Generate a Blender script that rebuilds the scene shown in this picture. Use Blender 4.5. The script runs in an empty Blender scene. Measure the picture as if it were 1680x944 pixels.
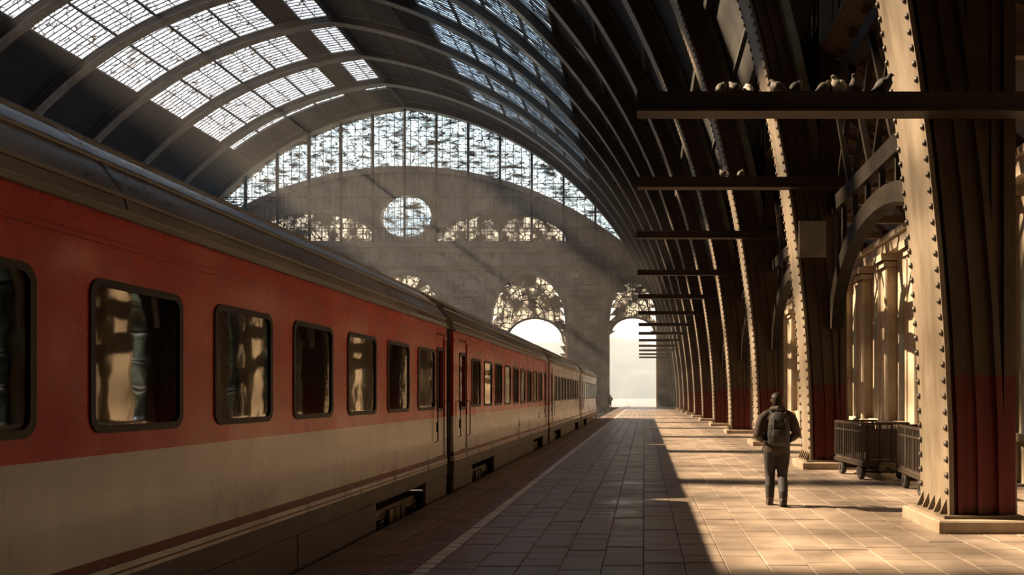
import bpy, bmesh, math, random
from mathutils import Vector, Matrix, Euler
random.seed(7)
PI = math.pi
C = bpy.context.scene.collection
SC = bpy.context.scene

# ------------------------------------------------------------------ camera
CAM_H = 1.75
cam_d = bpy.data.cameras.new('camera')
cam_d.sensor_fit = 'HORIZONTAL'
cam_d.sensor_width = 36.0
cam_d.lens = 30.0                      # 1400 px focal length at 1680 px width
cam_d.shift_x = (840 - 1057) / 1680.0
cam_d.shift_y = (648 - 472) / 1680.0
cam_d.clip_start = 0.05
cam_d.clip_end = 4000
cam = bpy.data.objects.new('camera', cam_d)
cam.location = (0, 0, CAM_H)
cam.rotation_euler = (PI / 2, 0, 0)
C.objects.link(cam)
SC.camera = cam

# ------------------------------------------------------------------ sky, sun, exposure
w = bpy.data.worlds.new('sky')
SC.world = w
w.use_nodes = True
nt = w.node_tree
nt.nodes.clear()
wo = nt.nodes.new('ShaderNodeOutputWorld')
bg = nt.nodes.new('ShaderNodeBackground')
tc = nt.nodes.new('ShaderNodeTexCoord')
sp = nt.nodes.new('ShaderNodeSeparateXYZ')
rp = nt.nodes.new('ShaderNodeValToRGB')
rp.color_ramp.elements[0].position = 0.0
rp.color_ramp.elements[0].color = (0.80, 0.91, 1.0, 1)
rp.color_ramp.elements[1].position = 0.9
rp.color_ramp.elements[1].color = (0.62, 0.81, 1.0, 1)
nt.links.new(tc.outputs['Generated'], sp.inputs[0])
nt.links.new(sp.outputs['Z'], rp.inputs[0])
nt.links.new(rp.outputs[0], bg.inputs[0])
bg.inputs[1].default_value = 1.8
nt.links.new(bg.outputs[0], wo.inputs[0])

SUN_E = math.radians(37.2)             # elevation in the hall's cross-section
sun_d = bpy.data.lights.new('sun', 'SUN')
sun_d.energy = 25.0
sun_d.color = (1.0, 0.73, 0.44)
sun_d.angle = math.radians(0.75)
sun = bpy.data.objects.new('sun', sun_d)
sdir = Vector((math.cos(SUN_E), -0.253 * math.cos(SUN_E), -math.sin(SUN_E)))
sun.rotation_euler = sdir.to_track_quat('-Z', 'Y').to_euler()
sun.location = (-60, 60, 80)
C.objects.link(sun)

SC.view_settings.view_transform = 'Standard'
SC.view_settings.look = 'None'
SC.view_settings.exposure = 0.28
SC.view_settings.gamma = 1.0
SC.view_settings.use_curve_mapping = False
SC.cycles.use_denoising = True
SC.cycles.max_bounces = 6
SC.cycles.diffuse_bounces = 3
SC.cycles.glossy_bounces = 3
SC.cycles.transmission_bounces = 4
SC.cycles.volume_bounces = 0
SC.cycles.transparent_max_bounces = 24
SC.cycles.sample_clamp_indirect = 4.0
SC.cycles.caustics_reflective = False
SC.cycles.caustics_refractive = False

# ------------------------------------------------------------------ helpers
class MB:
    def __init__(s):
        s.v = []; s.f = []
    def quad(s, a, b, c, d):
        n = len(s.v); s.v += [a, b, c, d]; s.f.append((n, n+1, n+2, n+3))
    def hexa(s, p):
        # p: 8 points, bottom 0-3 (counter-clockwise from above), top 4-7
        n = len(s.v); s.v += p
        for q in ((0,3,2,1),(4,5,6,7),(0,1,5,4),(1,2,6,5),(2,3,7,6),(3,0,4,7)):
            s.f.append(tuple(n+i for i in q))
    def box(s, x0, x1, y0, y1, z0, z1):
        s.hexa([(x0,y0,z0),(x1,y0,z0),(x1,y1,z0),(x0,y1,z0),(x0,y0,z1),(x1,y0,z1),(x1,y1,z1),(x0,y1,z1)])
        return s
    def cbox(s, x0, x1, y0, y1, z0, z1, b):
        # box with a chamfered top edge
        n = len(s.v)
        s.v += [(x0,y0,z0),(x1,y0,z0),(x1,y1,z0),(x0,y1,z0),
                (x0,y0,z1-b),(x1,y0,z1-b),(x1,y1,z1-b),(x0,y1,z1-b),
                (x0+b,y0+b,z1),(x1-b,y0+b,z1),(x1-b,y1-b,z1),(x0+b,y1-b,z1)]
        for q in ((0,1,5,4),(1,2,6,5),(2,3,7,6),(3,0,4,7),(4,5,9,8),(5,6,10,9),(6,7,11,10),(7,4,8,11),(8,9,10,11)):
            s.f.append(tuple(n+i for i in q))
        return s
    def loft(s, rings, cap=True, closed=True):
        n = len(s.v); m = len(rings[0])
        for r in rings: s.v += [tuple(p) for p in r]
        for i in range(len(rings)-1):
            for j in range(m if closed else m-1):
                k = (j+1) % m
                s.f.append((n+i*m+j, n+i*m+k, n+(i+1)*m+k, n+(i+1)*m+j))
        if cap and closed:
            s.f.append(tuple(n+j for j in range(m))[::-1])
            s.f.append(tuple(n+(len(rings)-1)*m+j for j in range(m)))
        return s
    def tube(s, pts, r, n=8, cap=True, flat=None):
        # tube along points, r a number or list; flat = (a, b) scale of the two section axes
        pts = [Vector(p) for p in pts]; rings = []
        up0 = None
        for i, p in enumerate(pts):
            d = (pts[min(i+1, len(pts)-1)] - pts[max(i-1, 0)])
            if d.length < 1e-9: d = Vector((0,0,1))
            d.normalize()
            if up0 is None:
                up0 = Vector((0,0,1)) if abs(d.z) < 0.9 else Vector((0,1,0))
            a = d.cross(up0)
            if a.length < 1e-6: a = d.cross(Vector((1,0,0)))
            a.normalize(); b = a.cross(d).normalized()
            up0 = b
            rr = r[i] if isinstance(r, (list, tuple)) else r
            fa, fb = flat if flat else (1, 1)
            rings.append([p + a*math.cos(2*PI*k/n)*rr*fa + b*math.sin(2*PI*k/n)*rr*fb for k in range(n)])
        s.loft(rings, cap)
        return s
    def bar(s, p0, p1, wa, wb, up=(0,0,1)):
        # rectangular bar between points
        p0 = Vector(p0); p1 = Vector(p1); d = (p1-p0).normalized(); u = Vector(up)
        a = d.cross(u)
        if a.length < 1e-6: a = d.cross(Vector((1,0,0)))
        a.normalize(); b = a.cross(d).normalized()
        ring = lambda p: [p+a*wa/2+b*wb/2, p-a*wa/2+b*wb/2, p-a*wa/2-b*wb/2, p+a*wa/2-b*wb/2]
        s.loft([ring(p0), ring(p1)])
        return s
    def prism(s, poly, fn, d0, d1):
        # poly: 2D outline, fn(u, v, d) -> xyz
        n = len(s.v); m = len(poly)
        s.v += [fn(u, v, d0) for u, v in poly] + [fn(u, v, d1) for u, v in poly]
        s.f.append(tuple(n+i for i in range(m))[::-1]); s.f.append(tuple(n+m+i for i in range(m)))
        for i in range(m):
            k = (i+1) % m
            s.f.append((n+i, n+k, n+m+k, n+m+i))
        return s
    def ring(s, outer, inner, fn, d0, d1):
        # frame between two outlines with the same number of points
        n = len(s.v); m = len(outer)
        for d in (d0, d1):
            s.v += [fn(u, v, d) for u, v in outer] + [fn(u, v, d) for u, v in inner]
        o0, i0, o1, i1 = n, n+m, n+2*m, n+3*m
        for i in range(m):
            k = (i+1) % m
            s.f += [(o1+i,o1+k,i1+k,i1+i), (o0+k,o0+i,i0+i,i0+k), (o0+i,o0+k,o1+k,o1+i), (i0+k,i0+i,i1+i,i1+k)]
        return s
    def mesh(s, name, m=None, smooth=False):
        me = bpy.data.meshes.new(name)
        me.from_pydata([tuple(p) for p in s.v], [], s.f)
        bm = bmesh.new(); bm.from_mesh(me)
        bmesh.ops.recalc_face_normals(bm, faces=bm.faces[:])
        bm.to_mesh(me); bm.free()
        if m: me.materials.append(m)
        if smooth:
            for p in me.polygons: p.use_smooth = True
        return me
    def build(s, name, m, parent=None, loc=(0,0,0), rot=(0,0,0), smooth=False, kind=None):
        return place(name, s.mesh(name, m, smooth), parent, loc, rot, kind)

def place(name, me, parent=None, loc=(0,0,0), rot=(0,0,0), kind=None):
    o = bpy.data.objects.new(name, me)
    C.objects.link(o)
    o.location = loc; o.rotation_euler = rot
    if parent: o.parent = parent
    if kind: o['kind'] = kind
    return o

def empty(name, loc=(0,0,0), rz=0):
    o = bpy.data.objects.new(name, None)
    o.empty_display_size = 0.2
    C.objects.link(o)
    o.location = loc; o.rotation_euler = (0, 0, rz)
    return o

def tag(o, label=None, cat=None, group=None, kind=None):
    if label: o['label'] = label
    if cat: o['category'] = cat
    if group: o['group'] = group
    if kind: o['kind'] = kind
    return o

def copy_tree(o, parent=None):
    c = o.copy(); C.objects.link(c); c.parent = parent
    for ch in list(o.children): copy_tree(ch, c)
    return c

def strip_wall(mb, us, bot, top, openings, fn, d0, d1):
    """solid wall of vertical strips; openings = (u0, u1, lower(u), upper(u))"""
    us = sorted(set([round(u, 4) for u in us] + [round(e, 4) for o in openings for e in o[:2]]))
    for a, b in zip(us[:-1], us[1:]):
        m = (a+b)/2
        segs = []
        ops = sorted([o for o in openings if o[0] <= m <= o[1]], key=lambda o: o[2](m))
        lo = bot
        for o in ops:
            segs.append((lo, o[2])); lo = o[3]
        segs.append((lo, top))
        for l, t in segs:
            if t(m) - l(m) < 0.005: continue
            la, lb, ta, tb = l(a), l(b), t(a), t(b)
            ta = max(ta, la+0.001); tb = max(tb, lb+0.001)
            mb.hexa([fn(a,la,d0), fn(b,lb,d0), fn(b,lb,d1), fn(a,la,d1), fn(a,ta,d0), fn(b,tb,d0), fn(b,tb,d1), fn(a,ta,d1)])

def frange(a, b, n): return [a + (b-a)*i/n for i in range(n+1)]

def rrect(u0, u1, v0, v1, r, n=5):
    pts = []
    for cu, cv, a0 in ((u1-r, v1-r, 0), (u0+r, v1-r, PI/2), (u0+r, v0+r, PI), (u1-r, v0+r, 1.5*PI)):
        for i in range(n+1):
            a = a0 + PI/2*i/n
            pts.append((cu + r*math.cos(a), cv + r*math.sin(a)))
    return pts

# ------------------------------------------------------------------ materials
def mat(name, c1, c2=None, rough=0.6, metal=0.0, scale=3.0, stretch=(1,1,1), bump=0.0, coat=0.0, contrast=(0.35, 0.7), world=False, spec=0.5, rvar=0.0, isl=0.0, low=None):
    m = bpy.data.materials.new(name); m.use_nodes = True
    n = m.node_tree.nodes; L = m.node_tree.links
    b = n['Principled BSDF']
    b.inputs['Roughness'].default_value = rough
    b.inputs['Metallic'].default_value = metal
    b.inputs['Coat Weight'].default_value = coat
    b.inputs['Coat Roughness'].default_value = 0.08
    b.inputs['Specular IOR Level'].default_value = spec
    c1 = tuple(c1)+(1,)
    c2 = tuple(c2)+(1,) if c2 else tuple(x*0.7 for x in c1[:3])+(1,)
    if world:
        g = n.new('ShaderNodeNewGeometry'); src = g.outputs['Position']
    else:
        t = n.new('ShaderNodeTexCoord'); src = t.outputs['Object']
    mp = n.new('ShaderNodeMapping'); mp.inputs['Scale'].default_value = stretch
    L.new(src, mp.inputs['Vector'])
    nz = n.new('ShaderNodeTexNoise'); nz.inputs['Scale'].default_value = scale
    nz.inputs['Detail'].default_value = 6; nz.inputs['Roughness'].default_value = 0.62
    L.new(mp.outputs[0], nz.inputs['Vector'])
    r = n.new('ShaderNodeValToRGB')
    r.color_ramp.elements[0].position = contrast[0]; r.color_ramp.elements[1].position = contrast[1]
    r.color_ramp.elements[0].color = c2; r.color_ramp.elements[1].color = c1
    L.new(nz.outputs['Fac'], r.inputs[0])
    col = r.outputs[0]
    if low:                        # a painted band: below height low[0] the thing has the colour low[1]
        t2 = n.new('ShaderNodeTexCoord'); sx = n.new('ShaderNodeSeparateXYZ'); L.new(t2.outputs['Object'], sx.inputs[0])
        ad = n.new('ShaderNodeMath'); ad.operation = 'MULTIPLY_ADD'; L.new(nz.outputs['Fac'], ad.inputs[0]); ad.inputs[1].default_value = 0.10; L.new(sx.outputs['Z'], ad.inputs[2])
        lt = n.new('ShaderNodeMath'); lt.operation = 'LESS_THAN'; L.new(ad.outputs[0], lt.inputs[0]); lt.inputs[1].default_value = low[0]+0.05
        r2 = n.new('ShaderNodeValToRGB')
        r2.color_ramp.elements[0].position = contrast[0]; r2.color_ramp.elements[1].position = contrast[1]
        r2.color_ramp.elements[0].color = tuple(x*0.55 for x in low[1])+(1,); r2.color_ramp.elements[1].color = tuple(low[1])+(1,)
        L.new(nz.outputs['Fac'], r2.inputs[0])
        mx = n.new('ShaderNodeMixRGB'); L.new(lt.outputs[0], mx.inputs[0]); L.new(col, mx.inputs[1]); L.new(r2.outputs[0], mx.inputs[2])
        col = mx.outputs[0]
    if isl:
        g2 = n.new('ShaderNodeNewGeometry'); oi = n.new('ShaderNodeObjectInfo')
        ad = n.new('ShaderNodeMath'); ad.operation = 'ADD'; L.new(g2.outputs['Random Per Island'], ad.inputs[0]); L.new(oi.outputs['Random'], ad.inputs[1])
        fr = n.new('ShaderNodeMath'); fr.operation = 'FRACT'; L.new(ad.outputs[0], fr.inputs[0])
        mr = n.new('ShaderNodeMapRange'); L.new(fr.outputs[0], mr.inputs[0]); mr.inputs[3].default_value = 1-isl; mr.inputs[4].default_value = 1+isl
        hs = n.new('ShaderNodeHueSaturation'); L.new(mr.outputs[0], hs.inputs['Value']); L.new(col, hs.inputs['Color'])
        col = hs.outputs[0]
    L.new(col, b.inputs['Base Color'])
    if rvar:
        mr2 = n.new('ShaderNodeMapRange'); L.new(nz.outputs['Fac'], mr2.inputs[0])
        mr2.inputs[1].default_value = 0.3; mr2.inputs[2].default_value = 0.7
        mr2.inputs[3].default_value = max(0.03, rough-rvar); mr2.inputs[4].default_value = min(1, rough+rvar)
        L.new(mr2.outputs[0], b.inputs['Roughness'])
    if bump:
        bp = n.new('ShaderNodeBump'); bp.inputs['Strength'].default_value = bump; bp.inputs['Distance'].default_value = 0.03
        L.new(nz.outputs['Fac'], bp.inputs['Height']); L.new(bp.outputs[0], b.inputs['Normal'])
    return m

def dirty_glass(name, tint, dirt, cover, vscale, lines=0.05, stretch=(1,1,1), dirt_trans=0.3):
    """clear pane with grime patches and crack-like streaks"""
    m = bpy.data.materials.new(name); m.use_nodes = True
    n = m.node_tree.nodes; L = m.node_tree.links
    n.remove(n['Principled BSDF']); out = n['Material Output']
    g = n.new('ShaderNodeNewGeometry')
    mp = n.new('ShaderNodeMapping'); mp.inputs['Scale'].default_value = stretch; L.new(g.outputs['Position'], mp.inputs['Vector'])
    nz = n.new('ShaderNodeTexNoise'); nz.inputs['Scale'].default_value = vscale*0.55; nz.inputs['Detail'].default_value = 5
    L.new(mp.outputs[0], nz.inputs['Vector'])
    mx0 = n.new('ShaderNodeMixRGB'); mx0.blend_type = 'ADD'; mx0.inputs[0].default_value = 1.2/vscale
    L.new(mp.outputs[0], mx0.inputs[1]); L.new(nz.outputs['Color'], mx0.inputs[2])
    vo = n.new('ShaderNodeTexVoronoi'); vo.feature = 'DISTANCE_TO_EDGE'; vo.inputs['Scale'].default_value = vscale
    L.new(mx0.outputs[0], vo.inputs['Vector'])
    lt = n.new('ShaderNodeMapRange'); L.new(vo.outputs['Distance'], lt.inputs[0]); lt.inputs[1].default_value = lines*0.5; lt.inputs[2].default_value = lines
    lt.inputs[3].default_value = 1; lt.inputs[4].default_value = 0
    pr = n.new('ShaderNodeMapRange'); L.new(nz.outputs['Fac'], pr.inputs[0]); pr.inputs[1].default_value = 1-cover-0.08; pr.inputs[2].default_value = 1-cover+0.08
    mxm = n.new('ShaderNodeMath'); mxm.operation = 'MAXIMUM'; L.new(lt.outputs[0], mxm.inputs[0]); L.new(pr.outputs[0], mxm.inputs[1])
    tr = n.new('ShaderNodeBsdfTransparent'); tr.inputs[0].default_value = tuple(tint)+(1,)
    gl = n.new('ShaderNodeBsdfGlossy'); gl.inputs['Roughness'].default_value = 0.15; gl.inputs[0].default_value = (1,1,1,1)
    mg = n.new('ShaderNodeMixShader'); mg.inputs[0].default_value = 0.06; L.new(tr.outputs[0], mg.inputs[1]); L.new(gl.outputs[0], mg.inputs[2])
    df = n.new('ShaderNodeBsdfDiffuse'); df.inputs[0].default_value = tuple(dirt)+(1,)
    tl = n.new('ShaderNodeBsdfTranslucent'); tl.inputs[0].default_value = tuple(x*1.4 for x in dirt)+(1,)
    md = n.new('ShaderNodeMixShader'); md.inputs[0].default_value = dirt_trans; L.new(df.outputs[0], md.inputs[1]); L.new(tl.outputs[0], md.inputs[2])
    ms = n.new('ShaderNodeMixShader'); L.new(mxm.outputs[0], ms.inputs[0]); L.new(mg.outputs[0], ms.inputs[1]); L.new(md.outputs[0], ms.inputs[2])
    L.new(ms.outputs[0], out.inputs['Surface'])
    return m

M = {}
M['iron'] = mat('old_iron', (0.022,0.016,0.011), (0.012,0.009,0.006), 0.6, 0.0, 1.6, bump=0.15, rvar=0.1, spec=0.12)
M['rib'] = mat('rib_paint', (0.27,0.26,0.22), (0.16,0.145,0.12), 0.5, 0.0, 1.2, bump=0.1)
M['web'] = mat('column_paint', (0.068,0.043,0.025), (0.035,0.022,0.013), 0.5, 0.0, 1.8, stretch=(1,1,0.5), bump=0.15, rvar=0.12, spec=0.35, low=(2.0, (0.10,0.006,0.0035)))
M['beam'] = mat('beam_iron', (0.055,0.040,0.029), (0.03,0.021,0.015), 0.55, 0.0, 1.6, bump=0.12, spec=0.3)
M['flange'] = mat('cream_paint', (0.20,0.162,0.118), (0.095,0.07,0.046), 0.5, 0.0, 2.5, stretch=(1,1,0.22), bump=0.1, contrast=(0.3,0.6), spec=0.3)
M['rivet'] = mat('rivet_iron', (0.045,0.03,0.02), None, 0.5, 0.0, 6)
M['ceil'] = mat('soffit', (0.019,0.016,0.014), (0.012,0.010,0.008), 0.85, 0, 0.5, stretch=(1,0.25,1))
M['purlin'] = mat('purlin_paint', (0.035,0.03,0.025), (0.02,0.017,0.014), 0.7, 0, 1.5)
M['bar'] = mat('glazing_bar_paint', (0.09,0.075,0.06), None, 0.7, 0, 2)
M['stone'] = mat('sooty_stone', (0.36,0.29,0.225), (0.16,0.125,0.097), 0.85, 0, 0.35, bump=0.25, isl=0.3)
M['stone2'] = mat('facade_stone', (0.52,0.43,0.32), (0.36,0.28,0.20), 0.8, 0, 1.2, bump=0.2, isl=0.08)
M['plinth'] = mat('plinth_stone', (0.42,0.34,0.25), (0.28,0.21,0.15), 0.8, 0, 2.5, bump=0.2)
M['slab'] = mat('paving_slab', (0.37,0.295,0.235), (0.24,0.19,0.15), 0.40, 0, 1.4, bump=0.12, rvar=0.14, isl=0.08, world=True)
M['bed'] = mat('mortar_bed', (0.16,0.12,0.09), None, 0.9, 0, 3)
M['edge'] = mat('edge_stone', (0.35,0.27,0.22), (0.23,0.175,0.14), 0.5, 0, 1.6, bump=0.12, isl=0.1, world=True)
M['tactile'] = mat('red_paver', (0.33,0.225,0.18), (0.22,0.145,0.115), 0.6, 0, 2, bump=0.1, isl=0.15, world=True)
M['dash'] = mat('white_block', (0.95,0.91,0.86), (0.75,0.70,0.63), 0.5, 0, 6, isl=0.08, world=True)
M['ballast'] = mat('ballast', (0.045,0.037,0.03), (0.02,0.016,0.013), 0.95, 0, 8, bump=0.6)
M['rail'] = mat('rail_steel', (0.35,0.3,0.25), None, 0.35, 0.8, 6)
M['red'] = mat('red_paint', (0.52,0.024,0.005), (0.40,0.016,0.004), 0.26, 0, 2.2, stretch=(1,1,0.4), bump=0.015, coat=0.18, rvar=0.08, spec=0.38)
M['cream'] = mat('cream_paint_and_glare', (0.66,0.60,0.525), (0.49,0.435,0.375), 0.30, 0, 1.8, stretch=(1,1,0.3), bump=0.02, coat=0.25, rvar=0.08)
M['maroon'] = mat('maroon_stripe', (0.16,0.03,0.022), None, 0.4, 0, 3)
M['skirt'] = mat('skirt_paint', (0.11,0.08,0.064), (0.065,0.047,0.037), 0.5, 0, 2, bump=0.08)
M['troof'] = mat('coach_roof_paint', (0.28,0.245,0.21), (0.14,0.118,0.10), 0.36, 0, 1.3, stretch=(1,0.3,1), bump=0.08, rvar=0.12)
M['rubber'] = mat('window_rubber', (0.018,0.013,0.011), None, 0.45, 0, 5, spec=0.3)
M['dark'] = mat('dark_underframe', (0.03,0.024,0.02), None, 0.7, 0, 5)
M['bogie'] = mat('bogie_iron', (0.20,0.14,0.09), (0.08,0.055,0.038), 0.45, 0.3, 6, bump=0.2)
M['inter'] = mat('coach_interior', (0.10,0.075,0.05), (0.06,0.045,0.03), 0.8, 0, 2)
M['seat'] = mat('seat_cloth', (0.10,0.09,0.05), None, 0.9, 0, 6)
M['chrome'] = mat('worn_steel', (0.5,0.45,0.4), None, 0.3, 0.9, 8)
M['cart'] = mat('cart_paint', (0.045,0.029,0.019), (0.024,0.016,0.011), 0.5, 0.2, 4, bump=0.15)
M['cartwood'] = mat('cart_board', (0.055,0.030,0.018), (0.03,0.018,0.011), 0.65, 0, 3, stretch=(4,4,1))
M['tyre'] = mat('tyre_rubber', (0.025,0.02,0.018), None, 0.8, 0, 8)
M['wood'] = mat('old_planks', (0.15,0.098,0.058), (0.08,0.05,0.03), 0.75, 0, 2, stretch=(4,1,4), isl=0.2)
M['skin'] = mat('skin', (0.5,0.31,0.22), (0.45,0.27,0.19), 0.55, 0, 5)
M['hair'] = mat('dark_hair', (0.022,0.012,0.008), (0.010,0.006,0.004), 0.6, 0, 40, spec=0.2)
M['jacket'] = mat('brown_jacket', (0.055,0.030,0.020), (0.028,0.016,0.011), 0.75, 0, 9, bump=0.3)
M['jeans'] = mat('dark_trousers', (0.022,0.017,0.017), (0.012,0.010,0.010), 0.8, 0, 12, bump=0.2)
M['boot'] = mat('brown_boot', (0.06,0.033,0.02), None, 0.5, 0, 12)
M['pack'] = mat('pack_cloth', (0.024,0.019,0.017), (0.012,0.010,0.009), 0.7, 0, 14, bump=0.3)
M['pig_d'] = mat('dark_feathers', (0.03,0.027,0.027), (0.016,0.014,0.014), 0.7, 0, 18)
M['pig_g'] = mat('grey_feathers', (0.10,0.085,0.07), (0.05,0.042,0.036), 0.7, 0, 18)
M['pig_w'] = mat('white_feathers', (0.55,0.50,0.43), (0.3,0.26,0.21), 0.7, 0, 18)
M['beak'] = mat('pigeon_leg', (0.3,0.12,0.08), None, 0.6)
M['hill'] = mat('wooded_hill', (0.10,0.13,0.09), (0.06,0.08,0.06), 0.9, 0, 0.03, world=True)
M['land'] = mat('pale_ground', (0.3,0.28,0.25), (0.2,0.19,0.16), 0.9, 0, 0.1, world=True)
M['glassL'] = dirty_glass('skylight_glass', (0.96,0.97,1.0), (0.10,0.075,0.055), 0.31, 0.9, 0.035, stretch=(1,1,1))
M['glassR'] = dirty_glass('grimy_skylight_glass', (0.80,0.90,1.0), (0.06,0.05,0.045), 0.42, 0.9, 0.05, stretch=(1,2.6,1))
M['glassE'] = dirty_glass('gable_glass', (0.82,0.91,0.96), (0.09,0.08,0.065), 0.42, 1.7, 0.06, stretch=(0.5,1,1.5))
M['glassS'] = dirty_glass('sooty_glass', (0.95,0.88,0.76), (0.12,0.085,0.055), 0.50, 1.1, 0.08)
M['glassF'] = dirty_glass('facade_glass', (0.45,0.5,0.45), (0.10,0.085,0.06), 0.42, 1.2, 0.03)

def coach_glass():
    m = bpy.data.materials.new('coach_glass'); m.use_nodes = True
    n = m.node_tree.nodes; L = m.node_tree.links
    n.remove(n['Principled BSDF']); out = n['Material Output']
    tr = n.new('ShaderNodeBsdfTransparent'); tr.inputs[0].default_value = (0.30,0.33,0.26,1)
    gl = n.new('ShaderNodeBsdfGlossy'); gl.inputs['Roughness'].default_value = 0.03; gl.inputs[0].default_value = (1,0.97,0.9,1)
    fr = n.new('ShaderNodeFresnel'); fr.inputs['IOR'].default_value = 2.1
    nz = n.new('ShaderNodeTexNoise'); nz.inputs['Scale'].default_value = 2.2; nz.inputs['Detail'].default_value = 2
    t = n.new('ShaderNodeTexCoord'); L.new(t.outputs['Object'], nz.inputs['Vector'])
    bp = n.new('ShaderNodeBump'); bp.inputs['Strength'].default_value = 0.03; bp.inputs['Distance'].default_value = 0.05
    L.new(nz.outputs['Fac'], bp.inputs['Height']); L.new(bp.outputs[0], gl.inputs['Normal'])
    ms = n.new('ShaderNodeMixShader'); L.new(fr.outputs[0], ms.inputs[0]); L.new(tr.outputs[0], ms.inputs[1]); L.new(gl.outputs[0], ms.inputs[2])
    L.new(ms.outputs[0], out.inputs['Surface'])
    return m
M['cglass'] = coach_glass()

# ------------------------------------------------------------------ hall dimensions
XC = -34.3                 # hall axis
BX = 3.95                  # inner face of a rib at floor level
RR = 43.0                  # arch radius
CX = BX - RR               # centre of the right-hand arc
TA = math.acos((XC - CX) / RR)   # angle at the ridge
Y0R, DY, KMIN, KMAX = 11.55, 9.2, -3, 12
YE = 122.6                 # inner face of the end wall
YB = -19.5
def arc(t, off=0.0, left=False):
    x = CX + (RR+off)*math.cos(t); z = (RR+off)*math.sin(t)
    if left: x = 2*XC - x
    return x, z
def arch_top(x, off=0.0):
    """height of the arch over x"""
    xx = x if x >= XC else 2*XC - x
    d = xx - CX
    return math.sqrt(max(0.0, (RR+off)**2 - d*d))
rad = math.radians
RIDGE_OFF = lambda off: math.acos((XC-CX)/(RR+off))
YR = [Y0R + DY*k for k in range(KMIN, KMAX+1)]

# ------------------------------------------------------------------ floor
fl = MB(); fl.box(-3.41, 7.6, YB, 136, -0.95, -0.035)
floor = fl.build('floor', M['bed'], kind='structure')
tag(floor, 'long stone-paved station platform beside the train', None)
EDGE_W = 0.52
# edge stones
me_edge = MB().cbox(0, EDGE_W, 0, 0.98, -0.3, 0, 0.008).mesh('edge_stone', M['edge'])
y = 3.0
while y < 62: place('edge_stone', me_edge, floor, (-3.43, y, random.uniform(-0.003, 0.002))); y += 1.0
eb = MB()
while y < 135: eb.cbox(-3.43, -3.43+EDGE_W, y, y+0.98, -0.3, 0, 0.008); y += 1.0
y = 2.0
while y > YB+1: eb.cbox(-3.43, -3.43+EDGE_W, y, y+0.98, -0.3, 0, 0.008); y -= 1.0
eb.build('edge_stone_run', M['edge'], floor, kind='stuff')
# small red pavers: five rows between edge stones and white line
PX0, PX1, PN = -2.90, -2.30, 5
pw = (PX1-PX0)/PN
me_pav = MB().cbox(0.006, pw-0.006, 0.004, 0.196, -0.05, 0, 0.006).mesh('red_paver', M['tactile'])
cnt = 0; rest = MB()
for r in range(int((70-5)/0.2)):
    yy = 5.2 + r*0.2
    for i in range(PN):
        x = PX0 + i*pw; yo = yy + (0.1 if i % 2 else 0)
        if cnt < 300:
            place('red_paver', me_pav, floor, (x, yo, random.uniform(-0.004, 0.003))); cnt += 1
        else:
            dz = random.uniform(-0.004, 0.003)
            rest.cbox(x+0.006, x+pw-0.006, yo+0.004, yo+0.196, -0.05, dz, 0.006)
rest.cbox(PX0, PX1, 70.3, 135, -0.05, 0, 0.005); rest.cbox(PX0, PX1, YB+1, 5.1, -0.05, 0, 0.005)
rest.build('red_paver_run', M['tactile'], floor, kind='stuff')
# white blocks of the safety line
me_dash = MB().cbox(0, 0.14, 0.022, 0.218, -0.05, 0.002, 0.006).mesh('white_line_block', M['dash'])
cnt = 0; rest = MB(); y = 5.0
while y < 118:
    if random.random() > (0.04 if y < 14 else 0.33):
        if cnt < 200: place('white_line_block', me_dash, floor, (-2.285, y, random.uniform(-0.002, 0.002))); cnt += 1
        else: rest.cbox(-2.285, -2.145, y+0.022, y+0.218, -0.05, 0.002, 0.006)
    else: rest.cbox(-2.285, -2.145, y+0.012, y+0.228, -0.05, -0.006, 0.006)
    y += 0.24
rest.build('white_line_run', M['dash'], floor, kind='stuff')
# paving slabs
SX0 = -2.13; SW = 0.424; SL = 0.36
me_slab = [MB().cbox(0.004, SW-0.004, 0.004, SL*q-0.004, -0.06, 0, 0.006).mesh('paving_slab', M['slab']) for q in (1, 1.5)]
cells = []
ncol = int((7.6-SX0)/SW)
for i in range(ncol):
    y = 4.6 - random.choice((0, 0.5))*SL - i % 2*0.21
    while y < 135:
        q = 1 if random.random() < 0.8 else 1.5
        cells.append((i, y, q)); y += SL*q
def seen(i, y):
    x = SX0 + (i+0.5)*SW
    px = 1057 + x*1400/(y+0.2); py = 648 + 1.75*1400/(y+0.2)
    return 0 < px < 1680 and py < 944 and x < 3.7
vis = sorted([c for c in cells if seen(c[0], c[1])], key=lambda c: c[1])[:300]
vs = set(vis); rest = MB()
for (i, y, q) in cells:
    dz = random.uniform(-0.005, 0.003); x = SX0+i*SW
    if (i, y, q) in vs:
        o = place('paving_slab', me_slab[0 if q == 1 else 1], floor, (x, y, dz), (random.uniform(-.004,.004), random.uniform(-.004,.004), 0))
    else:
        rest.cbox(x+0.004, x+SW-0.004, y+0.004, y+SL*q-0.004, -0.06, dz, 0.006)
rest.cbox(SX0, 7.6, YB+1, 4.1, -0.06, 0, 0.006)
rest.build('paving_field', M['slab'], floor, kind='stuff')

# track bed and rails
gb = MB(); gb.box(2*XC-6, -3.41, YB, 135, -1.2, -0.95)
tag(gb.build('ground_track_bed', M['ballast'], kind='structure'), 'dark ballast of the track beside the platform')
for s in (-1, 1):
    rb = MB(); xx = -4.95 + s*0.72
    rb.box(xx-0.07, xx+0.07, YB, 134, -0.95, -0.93); rb.box(xx-0.012, xx+0.012, YB, 134, -0.93, -0.84); rb.box(xx-0.036, xx+0.036, YB, 134, -0.84, -0.79)
    tag(rb.build('rail', M['rail']), 'steel rail under the train on the %s side' % ('platform' if s > 0 else 'far'), 'rail')

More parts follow.
